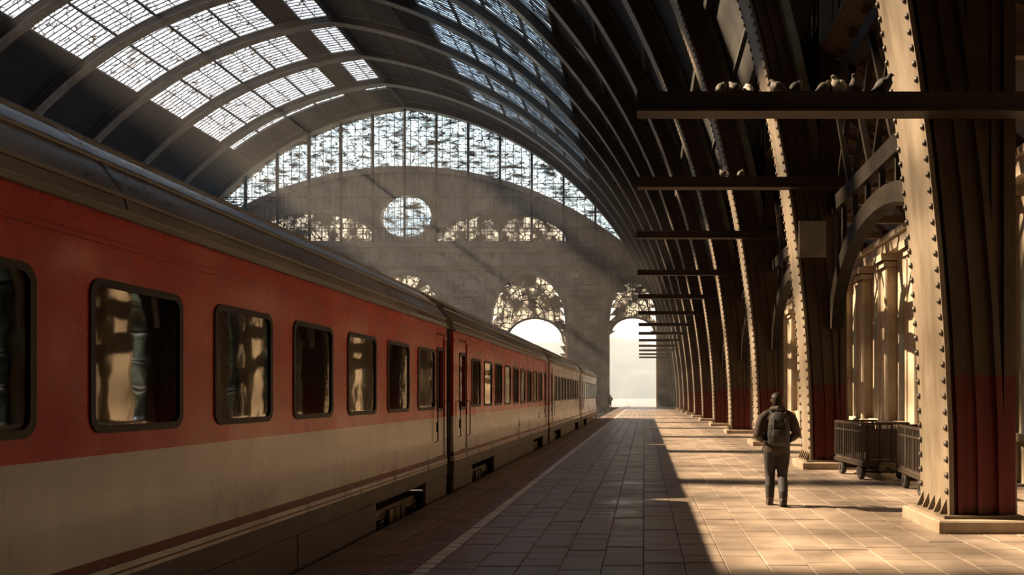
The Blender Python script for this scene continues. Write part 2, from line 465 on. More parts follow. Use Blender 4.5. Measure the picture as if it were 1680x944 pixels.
# ------------------------------------------------------------------ ceiling shell with skylights
SKY_L = (rad(53), rad(75.5)); SKY_R = (rad(43), rad(68)); RIDGE_T = rad(79.0)
SHELL = 1.0                 # offset of the roof skin from the inner face of the ribs
EAVE_T = rad(15.5)
def shell(t0, t1, left, name_mb, y0=YB, y1=YE+1.5, th=0.15):
    n = max(2, int((t1-t0)/rad(2.0)))
    rings = []
    for t in frange(t0, t1, n):
        a = arc(t, SHELL, left); b = arc(t, SHELL+th, left)
        rings.append([(a[0],y0,a[1]), (a[0],y1,a[1]), (b[0],y1,b[1]), (b[0],y0,b[1])])
    name_mb.loft(rings)
cb = MB()
TA_S = RIDGE_OFF(SHELL)
shell(EAVE_T, SKY_R[0], False, cb); shell(SKY_R[1], TA_S, False, cb)
shell(0.0, SKY_L[0], True, cb); shell(SKY_L[1], RIDGE_T, True, cb)
ceiling = cb.build('ceiling', M['ceil'], kind='structure')
tag(ceiling, 'dark vaulted soffit of the train hall')
# soffit boards: long panels lightly proud between purlins
def purlin(t, left, wd=0.20, dp=0.26, name='purlin'):
    x0, z0 = arc(t, SHELL-dp, left); x1, z1 = arc(t, SHELL-0.02, left)
    MB().bar(((x0+x1)/2, YB+0.2, (z0+z1)/2), ((x0+x1)/2, YE, (z0+z1)/2), wd, dp, up=(x1-x0, 0, z1-z0)).build(name, M['purlin'], ceiling)
for d in (20, 27, 35, 43, 49.25, 55.5, 61.75, 68, 73, 78): purlin(rad(d), False)
for d in (12, 24, 36, 45, 53, 58.6, 64.25, 69.9, 75.5, 79): purlin(rad(d), True)
x0, z0 = arc(TA_S, SHELL)
MB().box(XC-0.25, XC+0.25, YB+0.2, YE, z0-0.75, z0-0.05).build('ridge_beam', M['purlin'], ceiling)

win_no = [0]
def new_window(label):
    win_no[0] += 1
    o = empty('window_%d' % win_no[0]); o['kind'] = 'structure'; o['label'] = label
    return o
pane_cache = {}
def skylight(y0, y1, t0, t1, left, rows, cols, gm, root, bars=True):
    ts = frange(t0, t1, rows)
    key = (round(y1-y0, 3), round(t0, 4), left, rows, cols, gm)
    L = 2*(RR+SHELL)*math.sin((ts[1]-ts[0])/2) - 0.06
    wy = (y1-y0)/cols - 0.05
    if key not in pane_cache:
        pane_cache[key] = MB().box(-L/2, L/2, -wy/2, wy/2, -0.006, 0.006).mesh('pane', M[gm])
    for a, b in zip(ts[:-1], ts[1:]):
        t = (a+b)/2
        x, z = arc(t, SHELL-0.03, left)
        ang = math.atan2(-math.cos(t), math.sin(t) if left else -math.sin(t))
        for c in range(cols):
            yc = y0 + (c+0.5)*(y1-y0)/cols
            place('pane', pane_cache[key], root, (x, yc, z), (0, ang, 0))
    if bars:
        bb = MB(); n = int(round((y1-y0)/0.6))
        for a, b in zip(ts[:-1], ts[1:]):
            p0 = arc(a, SHELL-0.06, left); p1 = arc(b, SHELL-0.06, left)
            for i in range(1, n):
                yy = y0 + (y1-y0)*i/n
                bb.bar((p0[0], yy, p0[1]), (p1[0], yy, p1[1]), 0.06, 0.09, up=(p0[0]-CX, 0, p0[1]))
            tm = (a+b)/2; pm = arc(tm, SHELL-0.08, left)
            bb.bar((pm[0], y0, pm[1]), (pm[0], y1, pm[1]), 0.09, 0.10, up=(pm[0]-(CX if not left else 2*XC-CX), 0, pm[1]))
        bb.build('glazing_bar_grid', M['bar'], root)
HALF = 0.575
YS = 19.3                    # unseen roof closed behind this line, added to keep sun off the foreground
YT = 116.6                  # the roof is also solid in the last bay before the end wall
for (t0_, t1_, lf) in ((SKY_R[0], SKY_R[1], False), (SKY_L[0], SKY_L[1], True), (RIDGE_T, TA_S, True)):
    for ya_, yb_ in ((YB, YS), (YT, YE+1.5)):
        sb = MB(); shell(t0_, t1_, lf, sb, ya_, yb_)
        sb.build('sun_block_or_end_soffit', M['ceil'], ceiling)
for k in range(3, len(YR)-1):
    y0, y1 = max(YS, YR[k]+0.3), min(YT, YR[k+1]-0.3)
    seenL = y1 > 62; seenR = y1 > 36
    r = new_window('bright glazed roof bay on the far slope, bay %d from the end wall' % (len(YR)-1-k))
    skylight(y0, y1, SKY_L[0], SKY_L[1], True, 4, 10 if seenL else 1, 'glassL', r)
    r = new_window('grimy glazed roof bay above the platform ribs, bay %d from the end wall' % (len(YR)-1-k))
    skylight(y0, y1, SKY_R[0], SKY_R[1], False, 4, 10 if seenR else 1, 'glassR', r)
    r = new_window('narrow glazed strip along the roof ridge, bay %d from the end wall' % (len(YR)-1-k))
    skylight(y0, y1, RIDGE_T, TA_S-0.006, True, 1, 10 if seenL else 2, 'glassL', r)

# ------------------------------------------------------------------ arch ribs with columns
def rib_strip(o0, o1, y0, y1, n=44, tmax_off=None, t0=0.0):
    """curved box from the floor over the ridge to the floor"""
    mb = MB(); rings = []
    ta0, ta1 = RIDGE_OFF(o0), RIDGE_OFF(o1)
    for i in range(n+1):
        f = i/n
        a = arc(ta0*f, o0); b = arc(ta1*f, o1)
        rings.append([(a[0]-BX, y0, a[1]), (a[0]-BX, y1, a[1]), (b[0]-BX, y1, b[1]), (b[0]-BX, y0, b[1])])
    left = [[(2*(XC-BX)-p[0], p[1], p[2]) for p in r] for r in rings[:-1]]
    rings = rings + left[::-1]
    mb.loft(rings)
    return mb
OV = 0.80                    # x of the post's outer face is BX + OV
def part_strip(o0, o1, y0, y1, ta, tb, n):
    rings = []
    for t in frange(ta, tb, n):
        a = arc(t, o0); b = arc(t, o1)
        rings.append([(a[0]-BX, y0, a[1]), (a[0]-BX, y1, a[1]), (b[0]-BX, y1, b[1]), (b[0]-BX, y0, b[1])])
    return MB().loft(rings)
me_flange = part_strip(-0.02, 0.04, -HALF, HALF, 0.0, rad(32), 20).mesh('inner_flange', M['flange'])
mb_af = rib_strip(-0.015, 0.038, -HALF+0.004, HALF-0.004, 44)
mb_af.f = [f for f in mb_af.f if not (len(f) == 4 and max(f) < 4*17)]
me_aflange = mb_af.mesh('arch_flange', M['rib'])
me_web = rib_strip(0.04, 0.62, -HALF+0.07, HALF-0.07).mesh('web', M['web'])
me_oflange = rib_strip(0.62, 0.70, -HALF, HALF).mesh('outer_flange', M['web'])
me_back = rib_strip(0.70, 0.98, -0.28, 0.28).mesh('back_plate', M['rib'])
# edge angles along the web, front and back
ea = MB()
for s in (-1, 1):
    yy = s*(HALF-0.045)
    sub = rib_strip(0.10, 0.15, yy-0.03, yy+0.03); n = len(ea.v); ea.v += sub.v; ea.f += [tuple(i+n for i in f) for f in sub.f]
    sub = rib_strip(0.36, 0.42, yy-0.025, yy+0.025); n = len(ea.v); ea.v += sub.v; ea.f += [tuple(i+n for i in f) for f in sub.f]
me_angle = ea.mesh('edge_angle', M['web'])
POST_H = 12.6
pm = MB(); pm.box(0.30, OV, -0.46, 0.46, 0.0, POST_H)
for s in (-1, 1):
    pm.box(0.22, 0.36, s*0.46-0.05, s*0.46+0.05, 0, POST_H); pm.box(OV-0.10, OV+0.05, s*0.46-0.06, s*0.46+0.06, 0, POST_H); pm.box(0.55, 0.60, s*0.46-0.03, s*0.46+0.03, 0, POST_H)
me_post = pm.mesh('outer_post', M['web'])
def spandrel_mesh():
    mb = MB()
    outx = lambda z: arc(math.asin(z/(RR+0.66)), 0.66)[0]-BX
    def opening(a, b): return (a, b)
    # plate as a stack of quads, leaving two tall openings with narrowed ends
    zs = [3.0+0.2*i for i in range(48)]
    def gap(z):
        for a, b in ((6.3, 8.3), (10.2, 12.0)):
            if a < z < b:
                e = min(z-a, b-z)
                return min(1.0, math.sqrt(max(0, min(e, 0.5))/0.5))
        return 0
    for a, b in zip(zs[:-1], zs[1:]):
        g0, g1 = gap(a+0.001), gap(b-0.001)
        l0, l1 = outx(a), outx(b); r = 0.34
        if g0 < 0.02 and g1 < 0.02:
            mb.hexa([(l0,-.06,a),(r,-.06,a),(r,.06,a),(l0,.06,a),(l1,-.06,b),(r,-.06,b),(r,.06,b),(l1,.06,b)])
        else:
            for side in (0, 1):
                def w(l, g): 
                    half = (r-l)/2; return half*(1-g*0.82)
                if side == 0:
                    mb.hexa([(l0,-.06,a),(l0+w(l0,g0),-.06,a),(l0+w(l0,g0),.06,a),(l0,.06,a),(l1,-.06,b),(l1+w(l1,g1),-.06,b),(l1+w(l1,g1),.06,b),(l1,.06,b)])
                else:
                    mb.hexa([(r-w(l0,g0),-.06,a),(r,-.06,a),(r,.06,a),(r-w(l0,g0),.06,a),(r-w(l1,g1),-.06,b),(r,-.06,b),(r,.06,b),(r-w(l1,g1),.06,b)])
    return mb.mesh('spandrel_plate', M['iron'])
me_span = spandrel_mesh()
me_plinth = MB().cbox(-0.24, OV+0.25, -0.82, 0.72, -0.03, 0.16, 0.02).mesh('plinth', M['plinth'])
bp = MB(); bp.box(-0.12, OV+0.1, -0.66, 0.62, 0.16, 0.20)
for i in range(5):
    yy = -0.46 + i*0.23
    bp.hexa([(-0.12,yy-0.02,0.2),(0.0,yy-0.02,0.2),(0.0,yy+0.02,0.2),(-0.12,yy+0.02,0.2),(-0.02,yy-0.02,0.42),(0.0,yy-0.02,0.42),(0.0,yy+0.02,0.42),(-0.02,yy+0.02,0.42)])
me_basep = bp.mesh('base_plate', M['flange'])
# rivets
def rivet_mb(r=0.046, h=0.045):
    mb = MB(); rings = []
    for rr, hh in ((1, 0), (0.9, 0.5), (0.5, 0.92), (0.08, 1.0)):
        rings.append([(-h*hh, r*rr*math.cos(2*PI*k/7), r*rr*math.sin(2*PI*k/7)) for k in range(7)])
    return mb.loft(rings)
me_rivet = rivet_mb().mesh('rivet', M['rivet'], smooth=True)
def rivet_spots():
    out = []; z = 0.5
    while z < 16:
        out.append(z); z += 0.205
    return out
spots = rivet_spots()
def joined_rivets(z_min, step=1):
    mb = MB(); base = rivet_mb()
    for z in spots[::step]:
        if z < z_min: continue
        t = math.asin(z/RR); x = arc(t, -0.02)[0]-BX
        for s in (-1, 1):
            n = len(mb.v); mb.v += [(p[0]+x, p[1]+s*(HALF-0.062), p[2]+z) for p in base.v]; mb.f += [tuple(i+n for i in f) for f in base.f]
    return mb.mesh('rivet_rows', M['rivet'])
me_rivrows = joined_rivets(0.0)
me_rivhigh = joined_rivets(7.35)
ordn = ['nearest', 'second', 'third', 'fourth', 'fifth', 'sixth', 'seventh', 'eighth', 'ninth', 'tenth', 'eleventh', 'twelfth', 'thirteenth']
for k, yr in enumerate(YR):
    q = k + KMIN
    r = empty('arch_rib', (BX, yr, 0))
    if q >= 0:
        lab = {0: 'nearest riveted iron arch rib, cream edge and dark red foot on a stone plinth'}.get(q, '%s riveted iron arch rib with dark red foot, counted from the nearest' % ordn[q])
    else:
        lab = 'riveted iron arch rib behind the viewer, %s back' % ['first', 'second', 'third'][-q-1]
    tag(r, lab, 'arch rib', 'iron arch ribs along the platform')
    place('inner_flange', me_flange, r); place('arch_flange', me_aflange, r); place('web', me_web, r); place('outer_flange', me_oflange, r); place('back_plate', me_back, r)
    place('edge_angle', me_angle, r); place('outer_post', me_post, r); place('spandrel_plate', me_span, r)
    place('plinth', me_plinth, r); place('base_plate', me_basep, r)
    if q in (0, 1):
        place('rivet_rows', me_rivhigh, r, kind='stuff')
        for z in spots:
            if z >= 7.35: break
            t = math.asin(z/RR); x = arc(t, -0.02)[0]-BX
            for s in (-1, 1): place('rivet', me_rivet, r, (x, s*(HALF-0.062), z))
    else:
        place('rivet_rows', me_rivrows, r, kind='stuff')
    if q == 1:
        MB().box(-0.02, 0.62, -HALF-0.05, -HALF+0.05, 5.0, 5.85).build('cover_plate', M['rib'], r, (-0.28, 0, 0))

# cantilever beams
def beam(yc, ztop, x0, x1, label, h=0.24, d=0.30):
    r = empty('bracket_beam', (x0, yc, ztop-h))
    tag(r, label, 'beam', 'bracket beams across the ribs')
    L = x1-x0
    MB().box(0, L, -d/2, d/2, h-0.03, h).build('top_flange', M['beam'], r)
    MB().box(0, L, -d/2, d/2, 0, 0.03).build('bottom_flange', M['beam'], r)
    MB().box(0.0, L, -d/2+0.03, -d/2+0.07, 0.03, h-0.03).build('web', M['beam'], r)
    MB().box(0.0, 0.025, -d/2+0.002, d/2-0.002, 0.03, h-0.03).build('end_plate', M['beam'], r)
    return r
beams = []
for q in range(0, 13):
    yc = Y0R + DY*q - HALF - 0.28
    zt = [5.50, 6.80, 7.32][q] if q < 3 else 7.35 - 0.02*(q-3)
    x0 = [-0.09, -0.16, -0.28][q] if q < 3 else -0.3 - 0.05*(q-3)
    x1 = [6.9, 6.5, 5.0][q] if q < 3 else 5.0
    lab = ['nearest dark iron beam across the rib, perch of a row of pigeons', 'second iron beam, lower than the third and above the walker'][q] if q < 2 else '%s iron beam sticking out from the ribs, counted from the nearest' % ordn[q]
    if q == 1: lab = 'second iron beam from the viewer, with two dim pigeons on it'
    beams.append((yc, zt)); beam(yc, zt, x0, x1, lab)

# longitudinal arches, girders and lattice between the posts
for k in range(3, len(YR)-1):
    q = k+KMIN
    ya, yb = YR[k]+0.535, YR[k+1]-0.535
    ym = (ya+yb)/2; a = (yb-ya)/2
    r = empty('side_arch', (4.5, ym, 0))
    nm = 'beside the viewer' if q < 0 else ('between the nearest and the second rib' if q == 0 else 'between the %s and the %s rib' % (ordn[q], ordn[q+1]))
    tag(r, 'curved iron arch and lattice girder %s' % nm, 'arch', 'iron arches between the posts')
    ab = MB(); rings = []
    for i in range(19):
        th = PI*i/18
        def p(o): return (-(a+o)*math.cos(th), 3.3 + (2.3+o)*math.sin(th))
        pi_, po = p(-0.36), p(0.0)
        rings.append([(-0.14,pi_[0],pi_[1]), (0.14,pi_[0],pi_[1]), (0.14,po[0],po[1]), (-0.14,po[0],po[1])])
    ab.loft(rings).build('arch_band', M['iron'], r)
    MB().box(-0.12, 0.12, -a, a, 6.0, 6.35).build('lower_chord', M['iron'], r)
    MB().box(-0.12, 0.12, -a, a, 8.9, 9.2).build('upper_chord', M['iron'], r)
    n = 5
    for i in range(n):
        u0 = -a + 2*a*i/n; u1 = u0 + 2*a/n
        MB().bar((0, u0, 6.3), (0, u1, 8.95), 0.12, 0.09).build('lattice_bar', M['iron'], r)
        MB().bar((0.07, u1, 6.3), (0.07, u0, 8.95), 0.12, 0.09).build('lattice_bar', M['iron'], r)
    for i in range(1, 8):
        u = -a + 2*a*i/8
        zt = 3.3 + 2.3*math.sqrt(max(0, 1-(u/a)**2))
        MB().box(-0.05, 0.05, u-0.05, u+0.05, zt-0.02, 6.05).build('hanger', M['iron'], r)

# ------------------------------------------------------------------ side aisle: facade wall, roof
XF = 7.6
FB = 2.76
wall_bays = []
fy0 = 4.0; nb = 20
fn_f = lambda u, v, d: (XF + d, u, v)
ops = []
for i in range(nb):
    yc = fy0 + (i+0.5)*FB
    hw = 0.78
    lo = lambda u: 0.95
    up = lambda u, yc=yc, hw=hw: 4.3 + math.sqrt(max(0, hw*hw - (u-yc)**2))*0.95
    ops.append((yc-hw, yc+hw, lo, up))
mb = MB(); us = []
for o in ops: us += frange(o[0], o[1], 10)
us += [YB, YE+1.5] + [fy0+i*FB for i in range(nb+1)]
strip_wall(mb, us, lambda u: -0.95, lambda u: 8.6, ops, fn_f, 0.0, 0.5)
wall_r = mb.build('wall_right', M['stone2'], kind='structure')
tag(wall_r, 'pale stone side wall with arched windows behind the ribs')
me_shaft = MB(); 
me_shaft.box(-0.30, 0, -0.34, 0.34, 0.9, 5.6)
me_shaft = me_shaft.mesh('pilaster_shaft', M['stone2'])
me_roll = MB().tube([(-0.30, 0.36, 0.95), (-0.30, 0.36, 5.5)], 0.07, 8).tube([(-0.30, -0.36, 0.95), (-0.30, -0.36, 5.5)], 0.07, 8).mesh('pilaster_roll', M['stone2'])
me_ped = MB().cbox(-0.42, 0, -0.5, 0.5, 0, 0.95, 0.04).mesh('pilaster_base', M['stone2'])
cp = MB(); cp.cbox(-0.4, 0, -0.42, 0.42, 5.6, 5.78, 0.02); cp.cbox(-0.5, 0, -0.52, 0.52, 5.78, 6.0, 0.02)
me_cap = cp.mesh('pilaster_capital', M['stone2'])
me_sill = MB().cbox(-0.16, 0.1, -0.9, 0.9, 0.82, 0.97, 0.02).mesh('window_sill', M['stone2'])
for i in range(nb+1):
    yy = fy0 + i*FB
    place('pilaster_base', me_ped, wall_r, (XF, yy, 0)); place('pilaster_shaft', me_shaft, wall_r, (XF, yy, 0))
    place('pilaster_roll', me_roll, wall_r, (XF, yy, 0)); place('pilaster_capital', me_cap, wall_r, (XF, yy, 0))
MB().box(XF-0.35, XF, YB, YE, 6.0, 6.35).build('cornice', M['stone2'], wall_r)
MB().box(XF-0.45, XF, YB, YE, 6.35, 6.5).build('cornice', M['stone2'], wall_r)
fr_out = []; fr_in = []
for i in range(13):
    a = PI*i/12; fr_out.append((0.78*math.cos(a), 4.3+0.74*math.sin(a))); fr_in.append((0.70*math.cos(a), 4.3+0.66*math.sin(a)))
fr_out += [(-0.78, 0.95), (0.78, 0.95)]; fr_in += [(-0.70, 1.03), (0.70, 1.03)]
loc_f = lambda u, v, d: (d, u, v)
me_wframe = MB().ring(fr_out, fr_in, loc_f, 0.2, 0.3).mesh('window_frame', M['iron'])
wb = MB(); wb.box(0.21, 0.29, -0.04, 0.04, 1.0, 4.95)
for z in (1.9, 2.75, 3.6, 4.3): wb.box(0.215, 0.285, -0.7, 0.7, z-0.035, z+0.035)
me_wbars = wb.mesh('window_bars', M['iron'])
me_wp = MB().box(0.244, 0.252, -0.315, 0.315, -0.36, 0.36).mesh('pane', M['glassF'])
hp = [(0.04+0.62*math.sin(PI/2*i/6)*1.0, 4.34+0.58*math.cos(PI/2*i/6)) for i in range(7)] + [(0.04, 4.34)]
me_wp2 = MB().prism(hp, loc_f, 0.244, 0.252).mesh('pane', M['glassF'])
me_wp3 = MB().prism([(-u, v) for u, v in hp], loc_f, 0.244, 0.252).mesh('pane', M['glassF'])
for i in range(nb):
    yc = fy0 + (i+0.5)*FB
    r = new_window('arched side-wall window behind the ribs, number %d along the wall' % (i+1))
    r.location = (XF, yc, 0)
    place('window_frame', me_wframe, r); place('window_bars', me_wbars, r); place('window_sill', me_sill, r)
    for z in (1.465, 2.325, 3.175, 3.95):
        for s in (-1, 1): place('pane', me_wp, r, (0, s*0.365, z))
    place('pane', me_wp2, r); place('pane', me_wp3, r)
# aisle roof of planks on rafters
ar = MB(); ar.hexa([(4.2,YB,9.95),(XF+0.5,YB,8.65),(XF+0.5,YE,8.65),(4.2,YE,9.95),(4.2,YB,10.07),(XF+0.5,YB,8.77),(XF+0.5,YE,8.77),(4.2,YE,10.07)])
aroof = ar.build('ceiling_aisle', M['wood'], kind='structure'); tag(aroof, 'sloping plank roof of the side aisle behind the ribs')
me_raft = MB().bar((4.5, 0, 9.72), (XF, 0, 8.52), 0.12, 0.2).mesh('rafter', M['wood'])
me_strut = MB().bar((4.72, 0, 6.2), (XF-0.2, 0, 8.5), 0.14, 0.16).bar((4.72, 0, 8.9), (XF-0.3, 0, 6.6), 0.12, 0.14).mesh('strut', M['wood'])
me_tie = MB().bar((4.7, 0, 6.55), (XF-0.4, 0, 6.55), 0.16, 0.2).mesh('tie_beam', M['wood'])
y = 5.0; i = 0
while y < 62:
    place('rafter', me_raft, aroof, (0, y, 0))
    if i % 2 == 0:
        place('strut', me_strut, aroof, (0, y, 0)); place('tie_beam', me_tie, aroof, (0, y, 0))
    y += 1.15; i += 1
# clerestory between aisle roof and vault
cops = []
for k in range(len(YR)-1):
    for j in range(3):
        yc = YR[k] + DY*(j+0.5)/3
        cops.append((yc-0.9, yc+0.9, lambda u: 10.55, lambda u: 11.9))
mb = MB(); strip_wall(mb, [YB, YE], lambda u: 9.9, lambda u: 13.2, cops, lambda u, v, d: (5.0+d, u, v), 0.0, 0.2)
tag(mb.build('wall_clerestory', M['ceil'], kind='structure'), 'dark clerestory wall above the side aisle')
me_cp = MB().box(0.09, 0.1, -0.42, 0.42, 10.55, 11.9).mesh('pane', M['glassS'])
me_cf = MB().box(0.06, 0.14, -0.04, 0.04, 10.55, 11.9).box(0.06, 0.14, -0.9, 0.9, 11.2, 11.27).mesh('window_frame', M['iron'])
for k in range(3, len(YR)-1):
    for j in range(3):
        yc = YR[k] + DY*(j+0.5)/3
        r = new_window('small grimy clerestory window %d of the bay %d ribs from the nearest' % (j+1, k-3))
        r.location = (5.0, yc, 0)
        place('window_frame', me_cf, r)
        for s in (-1, 1): place('pane', me_cp, r, (0, s*0.45, 0))
MB().box(3.0, 5.25, YB, YE, 12.62, 12.8).build('eave_slab', M['ceil'], ceiling)
# unseen wall behind the viewer, added to keep sky light off near ribs
bw = MB(); strip_wall(bw, frange(2*XC-5.5, 5.0, 60) , lambda u: -1.2, lambda u: max(0.3, arch_top(u, 1.2)), [], lambda u, v, d: (u, YB+d, v), -0.6, 0)
bw.box(5.0, XF+0.5, YB-0.6, YB, -1.2, 10)
tag(bw.build('wall_back', M['stone'], kind='structure'), 'unseen stone wall added at the near end to shut out sky light')

# ------------------------------------------------------------------ end wall
EX = lambda px: (px-1057)*122.6/1400.0
EZ = lambda py: CAM_H + (648-py)*122.6/1400.0
R2 = 50.0; Z2 = 34.6 - R2
def seg_arc(x): return Z2 + math.sqrt(max(0, R2*R2 - (x-XC)**2))
def top_in(x): return arch_top(x, 0.3)
# x where the lower arc meets the vault
xe = XC
while top_in(xe) > seg_arc(xe)+0.3 and xe < 3: xe += 0.05
CRX0, CRX1 = 2*XC-xe, xe
op_cres = (CRX0, CRX1, seg_arc, top_in)
# round window in the middle
OCX, OCZ, OCR = XC+0.1, 27.2, 3.7
op_oc = (OCX-OCR, OCX+OCR, lambda u: OCZ-0.75*math.sqrt(max(0, OCR**2-(u-OCX)**2)), lambda u: OCZ+0.95*math.sqrt(max(0, OCR**2-(u-OCX)**2)))
# flanking low lunettes
def lun(cx, hw, z0, rise): return (cx-hw, cx+hw, lambda u: z0, lambda u: z0+rise*math.sqrt(max(0, 1-((u-cx)/hw)**2)))
LCX = -20.6; LHW = 9.3
op_l1 = lun(LCX, LHW, 23.9, 4.0); op_l2 = lun(2*XC-LCX, LHW, 23.9, 4.0)
# portals
def portal(cx, hw, spring, rise): return (cx-hw, cx+hw, lambda u: -1.2, lambda u: spring+rise*math.sqrt(max(0, 1-((u-cx)/hw)**2)))
PB = [(-16.7, 5.35, 12.0, 7.0), (XC, 5.35, 12.0, 7.0), (2*XC+16.7, 5.35, 12.0, 7.0), (-1.65, 3.35, 12.4, 5.6), (2*XC+1.65, 3.35, 12.4, 5.6)]
op_p = [portal(*p) for p in PB]
wops = [op_cres, op_oc, op_l1, op_l2] + op_p
us = frange(2*XC-6.2, 5.2, 120)
for o in wops: us += frange(o[0], o[1], 36)
mb = MB()
strip_wall(mb, us, lambda u: -1.2, lambda u: max(1.0, arch_top(u, 1.1)), wops, lambda u, v, d: (u, YE+d, v), 0.0, 1.4)
mb.box(5.2, XF+0.5, YE, YE+1.4, -1.2, 10)
wall_e = mb.build('wall_far', M['stone'], kind='structure')
tag(wall_e, 'hazy stone end wall with glazed gable and tall portals')
fE = lambda u, v, d: (u, YE+d, v)
# mouldings following the openings
def arch_mould(o, wd, proud, name='archivolt', base=None):
    mb = MB(); n = 40; rings = []
    cx = (o[0]+o[1])/2; hw = (o[1]-o[0])/2
    zmid = base
    for i in range(n+1):
        th = PI*i/n
        u = cx - hw*math.cos(th); v = max(o[3](u), zmid)
        uo = cx - (hw+wd)*math.cos(th); vo = zmid + (o[3](cx)-zmid+wd)*math.sin(th)
        rings.append([(u, YE-proud, v), (u, YE+0.2, v), (uo, YE+0.2, vo), (uo, YE-proud, vo)])
    mb.loft(rings).build(name, M['stone'], wall_e)
for p, o in zip(PB, op_p):
    arch_mould(o, 0.8, 0.35, base=p[2]); arch_mould(o, 0.3, 0.55, 'archivolt_bead', base=p[2])
arch_mould(op_l1, 0.5, 0.25, base=23.9); arch_mould(op_l2, 0.5, 0.25, base=23.9)
mb = MB(); mb.ring([(OCX+(OCR+0.45)*math.cos(2*PI*i/40), OCZ+0.1+(OCR+0.3)*math.sin(2*PI*i/40)*0.9) for i in range(40)], [(OCX+(OCR-0.05)*math.cos(2*PI*i/40), OCZ+0.1+(OCR-0.3)*math.sin(2*PI*i/40)*0.9) for i in range(40)], fE, -0.25, 0.1)
mb.build('window_surround', M['stone'], wall_e)
# arch band under the gable glazing
mb = MB(); rings = []
for x in frange(CRX0, CRX1, 50): rings.append([(x, YE-0.4, seg_arc(x)-0.9), (x, YE+0.1, seg_arc(x)-0.9), (x, YE+0.1, seg_arc(x)-0.05), (x, YE-0.4, seg_arc(x)-0.05)])
mb.loft(rings).build('gable_arch_band', M['stone'], wall_e)
# cornices
for z0, z1, pr in ((22.9, 23.5, 0.7), (22.2, 22.9, 0.4), (20.2, 20.7, 0.55), (19.6, 20.2, 0.3)):
    MB().box(2*XC-4, 3.4, YE-pr, YE+0.1, z0, z1).build('cornice', M['stone'], wall_e)
# small attic pilasters between the cornices
for x in frange(-70, 0, 20): MB().box(x-0.45, x+0.45, YE-0.3, YE+0.1, 20.7, 22.2).build('attic_pilaster', M['stone'], wall_e)
# pier blocks
def pier(x0, x1, z1, nper):
    z = 0.0; row = 0
    while z < z1-0.2:
        h = 0.92
        cuts = [x0, x1]
        for i in range(1, nper): cuts.append(x0 + (x1-x0)*(i + (0.28 if row % 2 else -0.12))/nper)
        cuts.sort()
        for a, b in zip(cuts[:-1], cuts[1:]):
            pr = random.uniform(0.10, 0.42)
            MB().box(a+0.06, b-0.06, YE-pr, YE+0.05, z+0.06, min(z+h, z1)-0.05).build('stone_block', M['stone'], wall_e)
        z += h; row += 1
pier(-11.1, -5.25, 19.4, 3)
pier(-28.2, -22.7, 19.4, 3)
pier(1.85, 3.4, 19.4, 1)
for x0_, x1_ in ((-44.0, -40.6), (-28.2, -23.0), (-10.9, -5.5)):
    for z_ in (11.6, 15.8): MB().box(x0_, x1_, YE-0.62, YE+0.05, z_, z_+0.45).build('string_course', M['stone'], wall_e)
for cx_ in (-25.5, -8.1, -42.9):
    MB().ring(rrect(cx_-1.5, cx_+1.5, 20.95, 22.0, 0.2), rrect(cx_-1.2, cx_+1.2, 21.15, 21.8, 0.12), fE, -0.5, 0.05).build('attic_panel', M['stone'], wall_e)
for x in (-27.7, -23.3, -10.6, -5.75): MB().box(x-0.42, x+0.42, YE-0.5, YE, 0, 18.6).build('pier_shaft', M['stone'], wall_e)
# vertical iron mullions in front of the gable wall, from cornice to vault
for i in range(-6, 7):
    x = XC + i*4.55
    zt = arch_top(x, 0.3); 
    if zt < 25: continue
    MB().box(x-0.16, x+0.16, YE-0.6, YE-0.28, 23.5, zt).build('mullion', M['iron'], wall_e)
for z in (25.6, 30.0):
    MB().box(CRX0, CRX1, YE-0.5, YE-0.42, z-0.06, z+0.06).build('tie_rod', M['iron'], wall_e)
for i in range(-22, 23):
    if i % 5 == 0: continue
    x = XC + i*0.91
    if seg_arc(x) > 24: MB().box(x-0.03, x+0.03, YE-0.42, YE-0.36, 23.5, seg_arc(x)-0.5).build('light_rod', M['iron'], wall_e)

def glaze(root, o, dx, dz, gm, lower=None, y=YE+0.5, skip=0.0, x_off=0.0):
    lo = lower or o[2]; up = o[3]
    n = max(1, int(round((o[1]-o[0])/dx))); bars = MB()
    us = frange(o[0], o[1], n)
    for a, b in zip(us[:-1], us[1:]):
        la, lb, ua, ub = lo(a), lo(b), up(a), up(b)
        zmin = min(la, lb); zmax = max(ua, ub)
        k0 = math.floor(zmin/dz); k1 = math.ceil(zmax/dz)
        for k in range(k0, k1):
            z0, z1 = k*dz, (k+1)*dz
            A0, A1 = max(z0, la), min(z1, ua); B0, B1 = max(z0, lb), min(z1, ub)
            if A1 - A0 < 0.02 and B1 - B0 < 0.02: continue
            if A1 < A0: A0 = A1 = (min(max((A0+A1)/2, z0), z1))
            if B1 < B0: B0 = B1 = (min(max((B0+B1)/2, z0), z1))
            if random.random() < skip: continue
            MB().prism([(a+0.03, A0), (b-0.03, B0), (b-0.03, B1), (a+0.03, A1)], lambda u, v, d: (u, y+d, v), 0, 0.012).build('pane', M[gm], root)
        if ua > la: bars.box(a-0.035, a+0.035, y-0.05, y+0.06, la, ua)
    zs = sorted(set(k*dz for k in range(math.floor(min(lo(u) for u in us)/dz)+1, math.ceil(max(up(u) for u in us)/dz))))
    for z in zs:
        inside = [u for u in frange(o[0], o[1], 80) if lo(u) < z < up(u)]
        if len(inside) > 1:
            segs = []; st = inside[0]; pv = st; stp = (o[1]-o[0])/80
            for u in inside[1:]:
                if u-pv > stp*1.5: segs.append((st, pv)); st = u
                pv = u
            segs.append((st, pv))
            for s0, s1 in segs: bars.box(s0, s1, y-0.05, y+0.06, z-0.035, z+0.035)
    bars.build('glazing_bar_grid', M['bar'], root)
